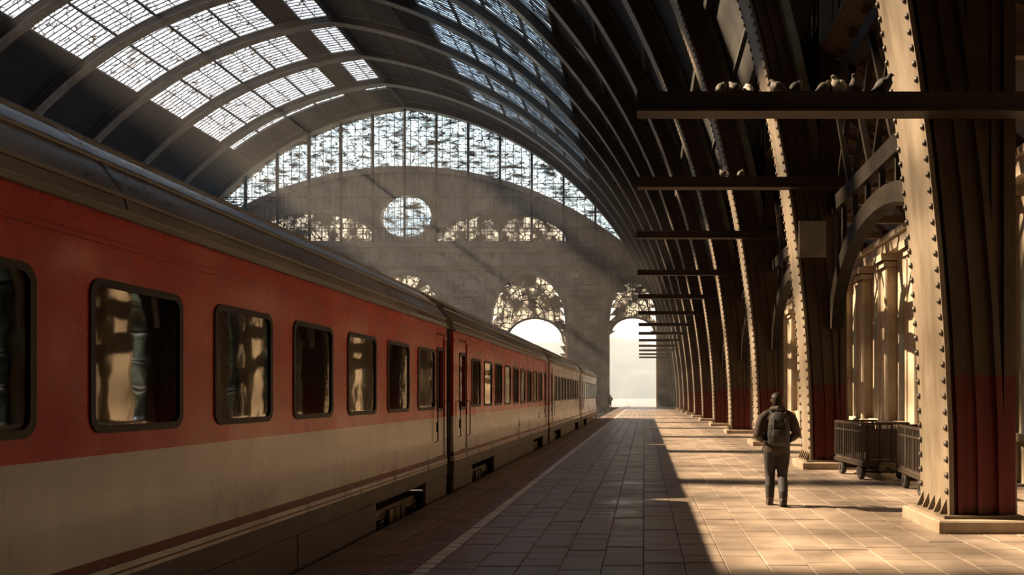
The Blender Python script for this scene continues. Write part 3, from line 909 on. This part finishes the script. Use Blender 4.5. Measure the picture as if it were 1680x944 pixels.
r = new_window('wide pointed crescent of glass filling the gable of the end wall'); glaze(r, op_cres, 1.14, 2.3, 'glassE')
r = new_window('round bright window in the middle of the end wall'); glaze(r, op_oc, 0.92, 1.6, 'glassE')
r = new_window('low sooty lunette window above the portal of the end wall'); glaze(r, op_l1, 0.98, 1.1, 'glassS')
r = new_window('low sooty lunette window on the far half of the end wall'); glaze(r, op_l2, 0.98, 1.1, 'glassS')
plabs = ['tall portal arch with iron tracery left of the stone pier', 'middle portal arch of the end wall, mostly hidden by the train', 'far portal arch of the end wall hidden by the train', 'narrow tall portal at the platform end with pointed tracery', 'narrow far portal hidden by the train']
for p, o, lb in zip(PB, op_p, plabs):
    cx, hw, spz, rise = p
    small = hw < 4
    ih = hw*0.97 if small else 4.2
    icx = cx if small else cx + 0.95
    lower = lambda u, icx=icx, ih=ih, small=small: (10.4 if small else 9.2) + (2.5 if small else 3.6)*math.sqrt(max(0, 1-((u-icx)/ih)**2)) if abs(u-icx) < ih else (10.4 if small else 6.0)
    r = new_window(lb)
    glaze(r, (o[0], o[1], lower, o[3]), 0.9, 1.1, 'glassS', y=YE+0.6)
    # tracery: rim of the lower opening, concentric arcs and spokes
    tb = MB(); pts = []
    for u in frange(icx-ih+0.02, icx+ih-0.02, 24): 
        if o[0] < u < o[1]: pts.append((u, YE+0.45, lower(u)))
    tb.tube(pts, 0.16, 6)
    for f in (0.45, 0.72):
        pts = [(cx - hw*f*math.cos(PI*i/20), YE+0.45, spz+0.3+rise*f*math.sin(PI*i/20)) for i in range(21)]
        tb.tube(pts, 0.10, 6)
    for i in range(1, 8):
        th = PI*i/8
        tb.bar((cx - hw*0.45*math.cos(th), YE+0.45, spz+0.3+rise*0.45*math.sin(th)), (cx - hw*0.98*math.cos(th), YE+0.45, spz+0.1+rise*0.97*math.sin(th)), 0.12, 0.12)
    tb.build('tracery', M['iron'], r)

# ------------------------------------------------------------------ outside the portals
lb = MB(); lb.box(-400, 400, YE+12.4, 1500, -1.6, -0.5)
tag(lb.build('ground_outside', M['land'], kind='structure'), 'pale misty ground beyond the portals')
lb = MB(); lb.box(-74, 12, YE+1.4, 136, -1.0, -0.05)
tag(lb.build('ground_apron', M['slab'], kind='structure'), 'sunlit paving just outside the portals')
hm = MB(); N1, N2 = 60, 10
random.seed(3)
hx = [random.uniform(0, 6) for _ in range(8)]
def hill_h(x, v): return (30 + 16*math.sin(x/130+hx[0]) + 9*math.sin(x/47+hx[1]) + 4*math.sin(x/19+hx[2]))*math.sin(v*PI*0.5)**0.8
grid = [[(-700+1400*i/N1, 480+260*j/N2, -1.5 + hill_h(-700+1400*i/N1, j/N2)) for j in range(N2+1)] for i in range(N1+1)]
hm.loft(grid, cap=False, closed=False)
hill = hm.build('hill', M['hill'], smooth=True, kind='structure'); tag(hill, 'faint wooded hill in the mist beyond the portals')

# ------------------------------------------------------------------ train
def coach(y0, L, windows, doors, variant, label, bogies, red_end=None):
    root = empty('passenger_coach', (-3.5, y0, 0))
    tag(root, label, 'train car', 'coaches of the red and cream train')
    W = 2.9
    yA, yB = 0.0, L
    fn = lambda u, v, d: (d, u, v)
    Z_SILL, Z_RED, Z_TOP = 0.69, 1.36, 2.94
    whole = [(a-y0, b-y0, 1.50, 2.50) for a, b in windows]
    dspans = [(a-y0, b-y0) for a, b in doors]
    # window and door openings in the upper panel
    ops = [(a+0.03, b-0.03, lambda u: 1.53, lambda u: 2.47) for a, b, _, _ in whole]
    dop = [(a, b, lambda u: 0.0, lambda u: 2.80) for a, b in dspans]
    up = M['red'] if variant == 'red' else M['cream']  # cream upper side paints in the glare that washes out the red
    mb = MB(); strip_wall(mb, [yA, yB], lambda u: Z_RED, lambda u: Z_TOP, ops + [(a, b, lambda u: Z_RED, lambda u: 2.80) for a, b in dspans], fn, -0.05, 0)
    mb.build('upper_side_panel', up, root)
    mb = MB(); strip_wall(mb, [yA, yB], lambda u: Z_SILL, lambda u: Z_RED, [(a, b, lambda u: Z_SILL, lambda u: Z_RED) for a, b in dspans], fn, -0.05, 0)
    mb.build('lower_side_panel', M['cream'], root)
    if variant != 'red' and red_end:
        MB().box(-0.02, 0.004, red_end[0]-y0, red_end[1]-y0, Z_RED, 2.93).build('red_end_panel', M['red'], root)
    MB().box(-0.05, 0.006, yA, yB, 0.625, Z_SILL).build('maroon_stripe', M['maroon'], root)
    MB().box(-0.05, 0.016, yA, yB, 0.535, 0.622).build('sill_strip', M['cream'], root)
    MB().box(0.016, 0.021, yA, yB, 0.565, 0.578).build('sill_bead', M['maroon'], root)
    MB().box(-0.05, 0.010, yA, yB, 0.34, 0.532).build('solebar', M['skirt'], root)
    # skirt with cut-outs at the bogies
    so = [(c-y0-1.25, c-y0+1.25) for c in bogies]
    cuts = [yA] + [e for s in so for e in s] + [yB]
    for a, b in zip(cuts[0::2], cuts[1::2]):
        a2, b2 = max(a, yA), min(b, yB)
        if b2-a2 < 0.3: continue
        n = max(1, int(round((b2-a2)/2.4)))
        for i in range(n):
            p, q = a2+(b2-a2)*i/n+0.012, a2+(b2-a2)*(i+1)/n-0.012
            c0 = 0.18 if abs(p-yA) < 0.1 else 0.05; c1 = 0.18 if abs(q-yB) < 0.1 else 0.05
            MB().prism([(p, 0.33), (p, -0.28+c0), (p+c0, -0.28), (q-c1, -0.28), (q, -0.28+c1), (q, 0.33)], fn, -0.05, 0.0).build('skirt_panel', M['skirt'], root)
    # upper mouldings
    MB().box(-0.02, 0.022, yA, yB, 2.725, 2.745).build('side_moulding', up, root)
    MB().box(-0.02, 0.014, yA, yB, 2.765, 2.775).build('side_moulding', up, root)
    MB().box(-0.04, 0.045, yA, yB, 2.925, 2.955).build('gutter', M['troof'], root)
    # roof
    prof = [(0.0,2.955),(0.0,3.00),(-0.03,3.09),(-0.09,3.20),(-0.20,3.34),(-0.36,3.48),(-0.56,3.60),(-0.85,3.72),(-1.15,3.79),(-1.45,3.82)]
    prof = prof + [(-W-x, z) for x, z in prof[:-1][::-1]]
    rings = [[(x, yy, z) for x, z in prof] for yy in frange(yA, yB, 6)]
    me = MB().loft(rings).mesh('roof', M['troof'])
    for p in me.polygons: p.use_smooth = len(p.vertices) == 4
    ro = place('roof', me, root)
    for x, z, r in ((-0.03,3.09,0.02), (-0.20,3.34,0.018), (-0.56,3.60,0.022), (-0.85,3.72,0.018)):
        MB().tube([(x+0.006, yA, z+0.006), (x+0.006, yB, z+0.006)], r, 6).build('roof_bead', M['troof'], ro)
    nseam = int(L/2.6)
    for i in range(1, nseam):
        yy = L*i/nseam
        rr = [[(x*1.0+0.006, yy+e, z+0.008) for x, z in prof[1:-1]] for e in (-0.02, 0.02)]
        MB().loft(rr, cap=False, closed=False).build('roof_seam', M['troof'], ro)
    # far side, ends, floor, inner lining
    MB().box(-W, -W+0.05, yA, yB, -0.7, 2.955).build('far_side_panel', M['red'], root)
    for yy in (yA, yB-0.05):
        MB().box(-W+0.05, -0.05, yy, yy+0.05, 0.3, 2.955).build('end_panel', M['skirt'], root)
    MB().box(-W+0.05, -0.05, yA+0.05, yB-0.05, 0.3, 0.72).build('floor_pan', M['dark'], root)
    MB().box(-W+0.05, -0.06, yA+0.05, yB-0.05, 2.7, 2.9).build('inner_ceiling', M['inter'], root)
    MB().box(-2.1, -2.05, yA+0.05, yB-0.05, 0.72, 2.7).build('corridor_wall', M['inter'], root)
    # windows
    for a, b, z0, z1 in whole:
        fo = rrect(a, b, z0, z1, 0.11); fi = rrect(a+0.05, b-0.05, z0+0.05, z1-0.05, 0.075)
        wf = MB().ring(fo, fi, fn, -0.05, 0.012).build('window_frame', M['rubber'], root)
        MB().box(-0.012, -0.004, a+0.045, b-0.045, z0+0.045, z1-0.045).build('pane', M['cglass'], wf)
        for s in (0.0,):
            MB().cbox(-1.0, -0.25, (a+b)/2-0.72, (a+b)/2-0.55, 0.72, 1.86, 0.05).build('seat_back', M['seat'], root)
    # doors
    for a, b in dspans:
        d = MB(); strip_wall(d, [a+0.02, b-0.02], lambda u: Z_RED, lambda u: 2.78, [(a+0.16, b-0.16, lambda u: 1.52, lambda u: 2.5)], fn, -0.06, -0.018)
        dr = d.build('door', M['red'] , root)
        MB().box(-0.06, -0.018, a+0.02, b-0.02, 0.70, Z_RED-0.001).build('lower_leaf', M['cream'], dr)
        MB().box(-0.06, -0.02, a+0.02, b-0.02, 0.36, 0.698).build('foot_plate', M['skirt'], dr)
        fo = rrect(a+0.10, b-0.10, 1.46, 2.56, 0.08); fi = rrect(a+0.155, b-0.155, 1.515, 2.505, 0.05)
        MB().ring(fo, fi, fn, -0.05, 0.0).build('door_window_frame', M['rubber'], dr)
        MB().box(-0.045, -0.04, a+0.13, b-0.13, 1.5, 2.52).build('pane', M['cglass'], dr)
        for yy in (a-0.07, b+0.07):
            MB().tube([(-0.01,yy,0.95),(0.045,yy,0.97),(0.045,yy,1.62),(-0.01,yy,1.64)], 0.012, 6).build('grab_rail', M['rubber'], dr)
        MB().box(-0.02, 0.01, a+0.05, a+0.12, 1.12, 1.28).build('handle', M['rubber'], dr)
        MB().box(-0.35, 0.01, a, b, -0.05, -0.02).build('step', M['bogie'], dr)
    # bogies
    for c in bogies:
        c -= y0
        bg_ = MB().box(-0.30, -0.16, c-1.15, c+1.15, 0.02, 0.16).box(-0.32, -0.12, c-0.25, c+0.25, -0.35, 0.1).box(-W+0.16, -W+0.3, c-1.15, c+1.15, 0.02, 0.16).box(-W+0.3, -0.3, c-0.3, c+0.3, -0.2, 0.1).build('bogie_frame', M['bogie'], root)
        for s in (-0.82, 0.82):
            for xo in (-0.68, -W+0.60):
                wv = MB(); wv.tube([(xo, c+s, -0.33), (xo+0.12, c+s, -0.33)], 0.46, 20); wv.tube([(xo-0.03, c+s, -0.33), (xo, c+s, -0.33)], 0.5, 20); wv.build('wheel', M['bogie'], root)
            MB().tube([(-W+0.3, c+s, -0.33), (-0.3, c+s, -0.33)], 0.08, 10).build('axle', M['bogie'], root)
            MB().box(-0.36, -0.10, c+s-0.16, c+s+0.16, -0.46, -0.16).build('axle_box', M['bogie'], root)
            for e in (-0.27, 0.27):
                hx_ = [(-0.2+0.07*math.cos(i*0.9), c+s+e+0.07*math.sin(i*0.9), -0.3+i*0.0105) for i in range(36)]
                MB().tube(hx_, 0.018, 5).build('coil_spring', M['bogie'], root)
        for e in (-0.3, 0.0, 0.3):
            MB().tube([(-0.12, c+e, 0.12), (-0.10, c+e+0.04, -0.5)], 0.03, 6).build('hanger_rod', M['bogie'], root)
    # gangway bellows at the far end
    gm = MB()
    for i in range(4):
        gm.box(-W+0.55, -0.55, yB+0.02+i*0.13, yB+0.10+i*0.13, 0.4, 3.2); gm.box(-W+0.62, -0.62, yB-0.01+i*0.13, yB+0.14+i*0.13, 0.46, 3.14)
    gm.build('gangway_bellows', M['dark'], root)
    # equipment boxes
    for a, b in ((L*0.36, L*0.46), (L*0.52, L*0.64)):
        MB().cbox(-0.9, -0.12, a, b, -0.55, 0.28, 0.03).build('underfloor_box', M['bogie'], root)
    return root
w1 = [(3.82+1.56*k, 3.82+1.56*k+1.08) for k in range(-2, 7)]
c1 = coach(-0.4, 15.5, w1, [(14.36, 14.98)], 'red', 'nearest coach of the train, red above and cream below, cut off by the frame', (2.3, 12.4))
# stain on the first coach's cream side
w2 = [(17.28+1.37*k, 17.28+1.37*k+0.95) for k in range(9)]
c2 = coach(15.65, 15.3, w2, [(16.12, 16.86), (29.85, 30.55)], 'red', 'second coach of the train, red above and cream below with doors at both ends', (18.6, 28.2))
MB().prism([(8.15,0.86),(8.35,0.86),(8.35,0.93),(8.30,0.97),(8.28,1.08),(8.22,1.08),(8.20,0.97),(8.15,0.93)], lambda u, v, d: (d, u, v), -0.01, 0.006).build('side_emblem', M['rubber'], c2)
for z_ in (0.98, 1.08): MB().box(-0.01, 0.004, 12.55, 12.95, z_, z_+0.06).build('number_plate', M['rubber'], c2)
w3 = [(33.2+1.37*k, 33.2+1.37*k+0.95) for k in range(9)]
c3 = coach(31.5, 15.3, w3, [(32.0, 32.7), (45.9, 46.6)], 'cream', 'third coach of the train, glare painted pale around the windows, with a red end', (34.5, 44.1), red_end=(31.5, 31.98))
w4 = [(49.1+1.37*k, 49.1+1.37*k+0.95) for k in range(9)]
c4 = coach(47.4, 15.3, w4, [(47.9, 48.6), (61.8, 62.5)], 'cream', 'last and farthest coach of the train, painted pale as glare, with small dark windows', (50.4, 60.0))

# ------------------------------------------------------------------ luggage carts
def cart(loc, rz, label, L=1.9, W=0.95):
    r = empty('luggage_cart', loc, rz)
    tag(r, label, 'cart', 'luggage carts behind the ribs')
    zb = 0.42
    MB().box(-W/2, W/2, -L/2, L/2, zb-0.06, zb).build('bed', M['cartwood'], r)
    MB().box(-W/2-0.03, W/2+0.03, -L/2-0.03, L/2+0.03, zb-0.13, zb-0.06).build('chassis', M['cart'], r)
    zt = 1.16
    for x in (-W/2, W/2):
        MB().bar((x, -L/2, zt), (x, L/2, zt), 0.045, 0.05).build('top_rail', M['cart'], r)
        MB().bar((x, -L/2, zt-0.16), (x, L/2, zt-0.16), 0.03, 0.035).build('mid_rail', M['cart'], r)
        n = 15
        for i in range(n+1):
            yy = -L/2 + L*i/n
            MB().tube([(x, yy, zb-0.02), (x, yy, zt)], 0.024 if i % 5 == 0 else 0.014, 6).build('upright', M['cart'], r)
    for s in (-1, 1):
        yy = s*L/2
        MB().box(-W/2+0.05, W/2-0.05, yy-0.018, yy+0.018, zb+0.02, zt-0.1).build('end_panel', M['cartwood'], r)
        MB().bar((-W/2, yy, zt), (W/2, yy, zt), 0.045, 0.05).build('end_rail', M['cart'], r)
        for i in range(4):
            x = -W/2+0.1 + (W-0.2)*i/3
            MB().box(x-0.02, x+0.02, yy-0.03, yy+0.03, zb, zt).build('end_batten', M['cart'], r)
    for sy in (-1, 1):
        ya = sy*(L/2-0.32)
        MB().tube([(-W/2+0.05, ya, 0.16), (W/2-0.05, ya, 0.16)], 0.03, 8).build('axle', M['cart'], r)
        MB().box(-W/2+0.12, W/2-0.12, ya-0.1, ya+0.1, 0.2, zb-0.12).build('bolster', M['cart'], r)
        for sx in (-1, 1):
            x = sx*(W/2-0.06)
            wh = MB(); pr = [(0.075,-0.05),(0.145,-0.05),(0.16,-0.03),(0.16,0.03),(0.145,0.05),(0.075,0.05)]
            wh.loft([[(x+d, ya+q*math.cos(2*PI*k/18), 0.16+q*math.sin(2*PI*k/18)) for k in range(18)] for q, d in pr])
            wo_ = wh.build('wheel', M['tyre'], r)
            MB().tube([(x-0.065, ya, 0.16), (x+0.065, ya, 0.16)], 0.06, 10).build('hub', M['cart'], wo_)
            # leaf spring
            MB().tube([(x*0.82, ya-0.25, zb-0.13), (x*0.82, ya-0.12, 0.23), (x*0.82, ya, 0.2), (x*0.82, ya+0.12, 0.23), (x*0.82, ya+0.25, zb-0.13)], 0.022, 6).build('spring', M['cart'], r)
    MB().tube([(0, -L/2, 0.28), (0, -L/2-0.32, 0.2), (0, -L/2-0.42, 0.22)], 0.03, 8).build('drawbar', M['cart'], r)
    MB().cbox(-0.16, 0.16, -L/2-0.12, -L/2-0.02, 0.2, 0.38, 0.02).build('coupling_plate', M['flange'], r)
    return r
cart((4.85, 18.3, 0), rad(4), 'barred luggage cart with dark end panel beside the second rib')
cart((5.25, 15.3, 0), rad(-5), 'barred luggage cart half hidden behind the nearest rib')

# ------------------------------------------------------------------ pigeons
def pigeon(loc, rz, mk, label, scale=1.0, puff=1.0, head=0):
    rings = []
    # stations along the bird's axis: (y, z, rx, rz)
    st = [(-0.150,0.045,0.010,0.006),(-0.125,0.055,0.030,0.012),(-0.085,0.078,0.040,0.030),(-0.04,0.10,0.062,0.054),(0.005,0.120,0.072,0.066),(0.045,0.142,0.066,0.064),(0.070,0.172,0.048,0.050),(0.080,0.200,0.036,0.036),(0.092,0.222,0.034,0.032),(0.112,0.232,0.027,0.025),(0.129,0.229,0.012,0.011)]
    n = 12
    for i, (y, z, a, b) in enumerate(st):
        j0 = st[max(i-1, 0)]; j1 = st[min(i+1, len(st)-1)]
        d = Vector((0, j1[0]-j0[0], j1[1]-j0[1])).normalized(); up = Vector((0, -d.z, d.y))
        p = Vector((0, y, z))
        pf = puff if 3 <= i <= 6 else 1.0
        rings.append([p + Vector((1,0,0))*a*pf*math.cos(2*PI*k/n) + up*b*pf*math.sin(2*PI*k/n) for k in range(n)])
    body = MB().loft(rings).build('pigeon', M[mk], None, loc, (0, 0, rz), smooth=True)
    body.scale = (scale,)*3
    tag(body, label, 'pigeon', 'pigeons on the iron beams')
    MB().loft([[(0.008*math.cos(2*PI*k/6), 0.127, 0.229+0.007*math.sin(2*PI*k/6)) for k in range(6)], [(0.002*math.cos(2*PI*k/6), 0.154, 0.221+0.002*math.sin(2*PI*k/6)) for k in range(6)]]).build('beak', M['beak'], body)
    for s in (-1, 1):
        lg = MB().tube([(s*0.024, 0.005, 0.06), (s*0.026, 0.012, 0.004)], 0.006, 6)
        for a in (-0.5, 0, 0.5): lg.tube([(s*0.026, 0.012, 0.004), (s*0.026+0.03*math.sin(a), 0.012+0.035*math.cos(a), 0.003)], 0.004, 5)
        lg.build('leg', M['beak'], body)
        wg = MB(); wr = []
        for (y, z, a, b) in ((0.045,0.138,0.010,0.030),(0.0,0.122,0.014,0.048),(-0.055,0.096,0.012,0.034),(-0.11,0.066,0.008,0.014),(-0.14,0.050,0.003,0.004)):
            base = 0.060*puff if y > -0.05 else 0.036
            wr.append([(s*base + a*math.cos(2*PI*k/8), y, z + b*math.sin(2*PI*k/8)) for k in range(8)])
        wg.loft(wr).build('wing', M[mk], body, smooth=True)
    return body
by, bz = beams[0]
def bx(px, yy): return (px-1057)*yy/1400.0
pg = [(1183,'pig_g',-0.6,1.0,'small dim pigeon nearest the tip of the beam'),(1207,'pig_g',0.9,1.0,'second pigeon from the tip of the beam, brownish grey'),
      (1228,'pig_w',0.2,0.9,'pale pigeon in the bright gap left of the cream rib edge'),(1277,'pig_g',1.2,1.1,'crouching grey pigeon just right of the second rib edge'),
      (1305,'pig_d',-1.0,1.1,'dark pigeon in the middle of the beam'),(1350,'pig_g',-1.3,1.05,'rounded grey pigeon beside the white one'),
      (1378,'pig_w',1.9,1.25,'large white pigeon lit on the beam'),(1406,'pig_g',2.5,1.25,'puffed pale grey pigeon right of the white pigeon'),(1447,'pig_d',-1.9,1.35,'plump dark pigeon at the nearest rib')]
for px, mk, rz, sc, lb_ in pg:
    pigeon((bx(px, by), by, bz), rz, mk, lb_, sc*0.78, 1.28)
by2, bz2 = beams[1]
for px, mk, rz, lb_ in ((1187,'pig_g',0.8,'left pigeon of the two on the second beam'),(1215,'pig_g',-0.7,'right pigeon of the two on the second beam')):
    pigeon((bx(px, by2), by2, bz2), rz, mk, lb_, 0.9, 1.25)

# ------------------------------------------------------------------ people
def remeshed(name, mb, m, parent, voxel=0.012, smooth=4, loc=(0,0,0)):
    me = mb.mesh(name+'_raw'); o = bpy.data.objects.new(name+'_raw', me); C.objects.link(o)
    rm = o.modifiers.new('r', 'REMESH'); rm.mode = 'VOXEL'; rm.voxel_size = voxel
    if smooth:
        sm = o.modifiers.new('s', 'SMOOTH'); sm.iterations = smooth; sm.factor = 0.5
    dg = bpy.context.evaluated_depsgraph_get(); dg.update()
    me2 = bpy.data.meshes.new_from_object(o.evaluated_get(dg)); me2.name = name
    bpy.data.objects.remove(o); bpy.data.meshes.remove(me)
    me2.materials.clear(); me2.materials.append(m)
    for p in me2.polygons: p.use_smooth = True
    return place(name, me2, parent, loc)
def ell(mb, st, n=18):
    # vertical loft: (cx, cy, z, rx, ry)
    mb.loft([[(cx+rx*math.cos(2*PI*k/n), cy+ry*math.sin(2*PI*k/n), z) for k in range(n)] for cx, cy, z, rx, ry in st])
def hand(mb, p, d, side):
    # palm and five fingers, d = pointing direction
    p = Vector(p); d = Vector(d).normalized(); a = d.cross(Vector((0,0,1))).normalized(); b = a.cross(d)
    mb.tube([p, p+d*0.05, p+d*0.09], [0.03, 0.038, 0.034], 8, flat=(1.0, 0.6))
    for i, ln in enumerate((0.062, 0.072, 0.068, 0.052)):
        q = p + d*0.085 + a*(-0.027+0.018*i)
        mb.tube([q, q+d*ln*0.55-b*0.01, q+d*ln*0.8-b*0.04], [0.0095, 0.009, 0.0075], 6)
    q = p + d*0.03 - a*0.034*side
    mb.tube([q, q+d*0.03-a*0.022*side, q+d*0.06-a*0.026*side-b*0.012], [0.012, 0.011, 0.009], 6)
def person(loc, rz, label, pack=True):
    # faces +y; walking with the right foot trailing
    hipz = 0.90
    LH, RH = Vector((-0.095, 0, hipz)), Vector((0.095, 0, hipz))
    LK, RK = Vector((-0.10, 0.09, 0.49)), Vector((0.088, 0.02, 0.475))
    LA, RA = Vector((-0.105, 0.06, 0.09)), Vector((0.075, -0.19, 0.115))
    sh = 1.42
    LS, RS = Vector((-0.20, 0.0, sh)), Vector((0.20, 0.0, sh))
    LE, RE = Vector((-0.305, -0.045, 1.12)), Vector((0.305, -0.045, 1.12))
    LW, RW = Vector((-0.20, 0.17, 1.02)), Vector((0.20, 0.17, 1.02))
    b = MB()
    ell(b, [(0,0,0.84,0.15,0.10),(0,0,0.95,0.165,0.11),(0,0,1.1,0.14,0.095),(0,0.01,1.28,0.165,0.11),(0,0,1.40,0.17,0.095),(0,0,1.47,0.09,0.065),(0,0.005,1.54,0.058,0.06),(0,0.012,1.58,0.058,0.062)])
    ell(b, [(0,0.03,1.535,0.03,0.035),(0,0.035,1.555,0.052,0.062),(0,0.03,1.60,0.068,0.085),(0,0.02,1.66,0.077,0.097),(0,0.015,1.71,0.072,0.09),(0,0.01,1.745,0.048,0.06),(0,0.01,1.757,0.015,0.02)])
    b.tube([(0,0.115,1.665),(0,0.135,1.635),(0,0.118,1.62)], [0.008,0.014,0.010], 6)
    for s in (-1, 1): b.tube([(s*0.072,0.01,1.685),(s*0.088,-0.002,1.665),(s*0.076,0.008,1.63)], [0.012,0.016,0.010], 6)
    b.tube([(-0.025,0.108,1.598),(0.025,0.108,1.598)], 0.008, 6)
    for H, K, A in ((LH,LK,LA),(RH,RK,RA)):
        b.tube([H, (H+K)/2, K, (K+A)/2+Vector((0,-0.01,0.03)), A], [0.085,0.072,0.052,0.052,0.036], 12)
    for S, E, W_, sd in ((LS,LE,LW,-1),(RS,RE,RW,1)):
        b.tube([S, (S+E)/2, E, (E+W_)/2, W_], [0.055,0.045,0.038,0.035,0.026], 10)
        hand(b, W_, (W_-E), sd)
    root = remeshed('person', b, M['skin'], None, 0.009, 3)
    root.location = loc; root.rotation_euler = (0, 0, rz)
    tag(root, label, 'person')
    # jacket
    j = MB()
    ell(j, [(0,0.0,0.835,0.200,0.145),(0,0.0,0.90,0.208,0.152),(0,0,1.02,0.200,0.148),(0,0,1.15,0.196,0.142),(0,0.0,1.28,0.212,0.148),(0,-0.005,1.38,0.225,0.138),(0,-0.005,1.44,0.175,0.110),(0,0,1.485,0.108,0.088),(0,0.005,1.525,0.092,0.088),(0,0.005,1.545,0.086,0.084)])
    # hood folded behind the neck
    j.tube([(-0.10,0.03,1.50),(-0.085,-0.06,1.52),(0,-0.10,1.525),(0.085,-0.06,1.52),(0.10,0.03,1.50)], [0.035,0.048,0.055,0.048,0.035], 10)
    for S, E, W_ in ((LS,LE,LW),(RS,RE,RW)):
        j.tube([Vector((S.x*0.35,0,1.44)), Vector((S.x*0.8,0,1.425)), Vector((S.x*1.12,-0.005,1.365)), (S+E)/2+Vector((S.x*0.05,0,0)), E, (E+W_)/2, W_-(W_-E)*0.06], [0.070,0.085,0.092,0.084,0.075,0.066,0.052], 12)
    for z in (1.0, 1.16): pass
    remeshed('jacket', j, M['jacket'], root, 0.011, 4)
    t = MB()
    ell(t, [(0,0,0.80,0.168,0.118),(0,0,0.88,0.178,0.126),(0,0,0.96,0.17,0.12)])
    for H, K, A, s in ((LH,LK,LA,-1),(RH,RK,RA,1)):
        t.tube([H+Vector((0,0,0.02)), (H*0.75+K*0.25), (H+K)/2, K+Vector((0,0,0.05)), K-Vector((0,0,0.03)), (K+A)/2+Vector((0,-0.015,0.02)), A+Vector((0,0,0.10)), A+Vector((0,0,0.02))], [0.112,0.114,0.104,0.086,0.078,0.080,0.070,0.068], 14)
    remeshed('trousers', t, M['jeans'], root, 0.011, 3)
    for A, tilt in ((LA, 0.0), (RA, 0.35)):
        bt = MB()
        c, s_ = math.cos(tilt), math.sin(tilt)
        def P(y, z): return Vector((A.x, A.y + y*c + z*s_, A.z + z*c - y*s_))
        bt.tube([P(0,0.17), P(0,0.10), P(-0.005,0.03), P(0.0,-0.03)], [0.068,0.066,0.064,0.064], 12)
        bt.tube([P(-0.06,-0.045), P(0.0,-0.04), P(0.08,-0.045), P(0.15,-0.055), P(0.185,-0.06)], [0.045,0.052,0.052,0.045,0.026], 12)
        bo = remeshed('boot', bt, M['boot'], root, 0.009, 2)
        so_ = MB(); out = [(-0.045,-0.09),(0.045,-0.09),(0.05,0.0),(0.055,0.1),(0.04,0.18),(-0.04,0.18),(-0.055,0.1),(-0.05,0.0)]
        so_.prism(out, lambda u, v, d: tuple(P(v, d)+Vector((u,0,0))), -0.095, -0.065)
        so_.build('sole', M['tyre'], bo)
    h = MB()
    ell(h, [(0,-0.045,1.555,0.055,0.040),(0,-0.035,1.59,0.075,0.064),(0,-0.02,1.65,0.089,0.088),(0,-0.005,1.71,0.094,0.102),(0,0.0,1.755,0.078,0.085),(0,0.0,1.785,0.035,0.04)])
    remeshed('hair', h, M['hair'], root, 0.009, 2)
    if not pack: return root
    # backpack
    p = MB()
    ell(p, [(0,-0.215,0.955,0.12,0.05),(0,-0.225,0.99,0.165,0.085),(0,-0.235,1.12,0.178,0.105),(0,-0.23,1.28,0.168,0.10),(0,-0.215,1.40,0.142,0.082),(0,-0.195,1.465,0.095,0.055),(0,-0.185,1.485,0.04,0.03)], 20)
    bp_ = remeshed('backpack', p, M['pack'], None, 0.011, 4)
    bp_.location = loc; bp_.rotation_euler = (0, 0, rz)
    tag(bp_, 'dark rounded backpack worn by the walking person', 'backpack')
    p = MB(); ell(p, [(0,-0.315,0.985,0.10,0.03),(0,-0.325,1.02,0.128,0.045),(0,-0.335,1.12,0.13,0.05),(0,-0.325,1.20,0.118,0.04),(0,-0.31,1.235,0.08,0.02)], 16)
    remeshed('front_pocket', p, M['pack'], bp_, 0.010, 2)
    p = MB(); ell(p, [(0,-0.30,1.26,0.09,0.03),(0,-0.305,1.32,0.11,0.035),(0,-0.285,1.39,0.09,0.03)], 14)
    remeshed('top_pocket', p, M['pack'], bp_, 0.010, 2)
    MB().tube([(-0.035,-0.19,1.47),(-0.03,-0.2,1.515),(0.03,-0.2,1.515),(0.035,-0.19,1.47)], 0.011, 6).build('grab_loop', M['pack'], bp_)
    for s in (-1, 1):
        MB().tube([(s*0.085,-0.20,1.44),(s*0.115,-0.11,1.50),(s*0.14,0.0,1.505),(s*0.145,0.125,1.42),(s*0.15,0.155,1.25),(s*0.20,0.09,1.08),(s*0.19,-0.12,1.02),(s*0.15,-0.2,1.01)], 0.030, 8, flat=(1.0, 0.35)).build('shoulder_strap', M['pack'], bp_)
        MB().bar((s*0.10,-0.335,1.01), (s*0.085,-0.325,1.38), 0.022, 0.012).build('webbing_strap', M['pack'], bp_)
    MB().tube([(-0.19,-0.17,1.03),(-0.225,-0.15,0.95),(-0.25,-0.15,0.87)], 0.016, 6, flat=(1, 0.5)).build('loose_strap', M['pack'], bp_)
    return root
person((2.10, 13.5, 0), rad(-2), 'person in brown jacket and dark trousers walking away along the platform')
person((-4.25, 106.0, 0), rad(20), 'tiny distant person in dark clothes standing beside the stone pier', pack=False)

# ------------------------------------------------------------------ haze
def haze_mat(density, color, aniso):
    m = bpy.data.materials.new('haze'); m.use_nodes = True
    n = m.node_tree.nodes; n.remove(n['Principled BSDF'])
    v = n.new('ShaderNodeVolumeScatter'); v.inputs['Color'].default_value = color+(1,); v.inputs['Density'].default_value = density; v.inputs['Anisotropy'].default_value = aniso
    m.node_tree.links.new(v.outputs[0], n['Material Output'].inputs['Volume'])
    return m
for y0_, z1_, dens, nm in ((62, 36, 0.0009, 'thin hazy air in the far half of the hall'), (88, 28, 0.0021, 'denser dust haze drifting before the end wall')):
    hz = MB(); hz.box(2*XC-12, 14, y0_, YE+2, -1.9, z1_)
    ho = hz.build('haze', haze_mat(dens, (0.95, 0.92, 0.90), 0.2), kind='stuff')
    tag(ho, nm, 'haze')
hz = MB(); hz.box(-600, 600, YE+2.5, 1450, -1.9, 160)
ho = hz.build('mist', haze_mat(0.0016, (0.85, 0.93, 1.0), 0.0), kind='stuff')
tag(ho, 'pale bluish mist over the land beyond the portals', 'mist')
